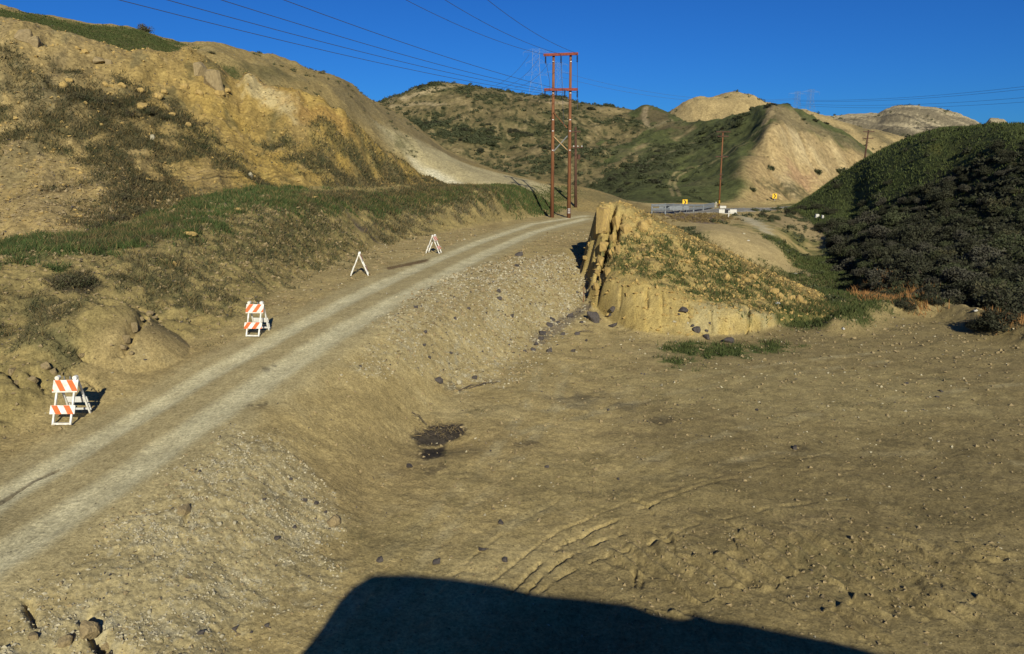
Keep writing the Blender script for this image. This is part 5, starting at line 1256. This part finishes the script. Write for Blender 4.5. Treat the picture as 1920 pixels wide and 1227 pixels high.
bush_mass('brush', is_('hill_behind') * (TT > -.35) * (TT < -.13) * (zt > 9) * (YY < 125) * sstep(0, .3, n_far2), 260, .12, .4, M_SAGE, 'small brush on the smooth slope behind the tan hill', 130, 30)
bush_mass('brush', poly_mask(W2([(1240, 402), (1340, 402), (1375, 410), (1350, 420), (1290, 418), (1250, 412)]), 1.5) * gr * (YY > 55), 260, .12, .4, M_DRYG, 'brown weeds and rubble below the guardrail of the paved road', 130, 30)
vb = VG & (zt < 1.8) & (YY < 110) & (strip < .3)
bush_mass('brush', vb * sstep(.05, .35, n_far2 + .5*n_med), 600, .15, .5, M_SAGE, 'low brush on the valley floor behind the knoll', 115, 40)

# ------------------------------------------------------------------ small things on the lot
tp = at(826, 818)
m = MB(); r = random.Random(5)
for i in range(150):
    a = r.uniform(0, 6.28); rr = .62 * math.sqrt(r.random())
    p0 = Vector((math.cos(a)*rr*1.25, math.sin(a)*rr, -.02 + .12*r.random())); d = Vector((r.gauss(0, 1), r.gauss(0, 1), r.gauss(.1, .5))).normalized() * r.uniform(.1, .3)
    m.chain([p0, p0 + d*.5 + Vector((r.gauss(0, .03), r.gauss(0, .03), .03)), p0 + d + Vector((0, 0, -.02))], [.005, .004, .002], 3, 0 if r.random() < .6 else 1)
o = m.build('tumbleweed', [M_TWIG, mat("straw_stalk", (.33, .24, .10), .9, .3)]); o.location = tp + Vector((0, 0, .16)); tag(o, 'flattened tangle of dry tumbleweed lying in a dark hollow of the lot', 'tumbleweed')
m = MB(); m.tube((0, 0, -.2), (.02, .03, .85), .022, .018, 6); o = m.build('wooden_stake', mat("rust_red_stake", (.16, .05, .03), .8, .3)); o.location = at(1094, 567); tag(o, 'thin rust red stake standing in the dirt at the foot of the knoll cliff', 'stake')
for (px, py, w, lb) in [(1491, 484 + 30, 10, 'scrap of white litter on the green slope behind the knoll'), (1403, 452, 5, 'white scrap on the tan embankment behind the knoll'), (1830, 584, 8, 'white scrap by the shrubs behind the dirt lip'), (1458, 570, 9, 'grey plank lying on the weedy end of the knoll'), (1581, 618, 4, 'tiny white scrap at the end of the knoll grass')]:
    p = at(px, py); k = p.y/FPX; m = MB(); m.box((0, 0, .03), (w*k, .12, .05), Matrix.Rotation(random.uniform(-.4, .4), 3, 'Z')); m.box((w*k*.2, .05, .07), (w*k*.5, .1, .03), Matrix.Rotation(.3, 3, 'Y'))
    o = m.build('litter', M_CONC); o.location = p; tag(o, lb, 'litter')
for a, b, lb in [((1086, 623), (1115, 626), 'pale bare stick lying below the knoll cliff'), ((772, 775), (800, 800), 'thin curved twig beside the dry tumbleweed'), ((880, 730), (940, 718), 'dry branch lying along the foot of the gravel bank'), ((860, 735), (905, 722), 'second dry branch at the foot of the gravel bank, left of the first'), ((928, 365), (958, 345), 'dark leaning stick on the ledge below the pale spur')]:
    A, B = at(*a), at(*b); A.z += .03; B.z += .05 if b[1] > 400 else .3
    mid = (A + B)/2 + Vector((0, .05, .08)); m = MB(); m.chain([A, mid, B], [.018, .015, .006], 4)
    for q in range(3): m.chain([A.lerp(B, .3 + .2*q), A.lerp(B, .45 + .2*q) + Vector((random.gauss(0, .12), random.gauss(0, .12), .1))], [.009, .004], 3)
    tag(m.build('stick', M_TWIG), lb, 'stick')
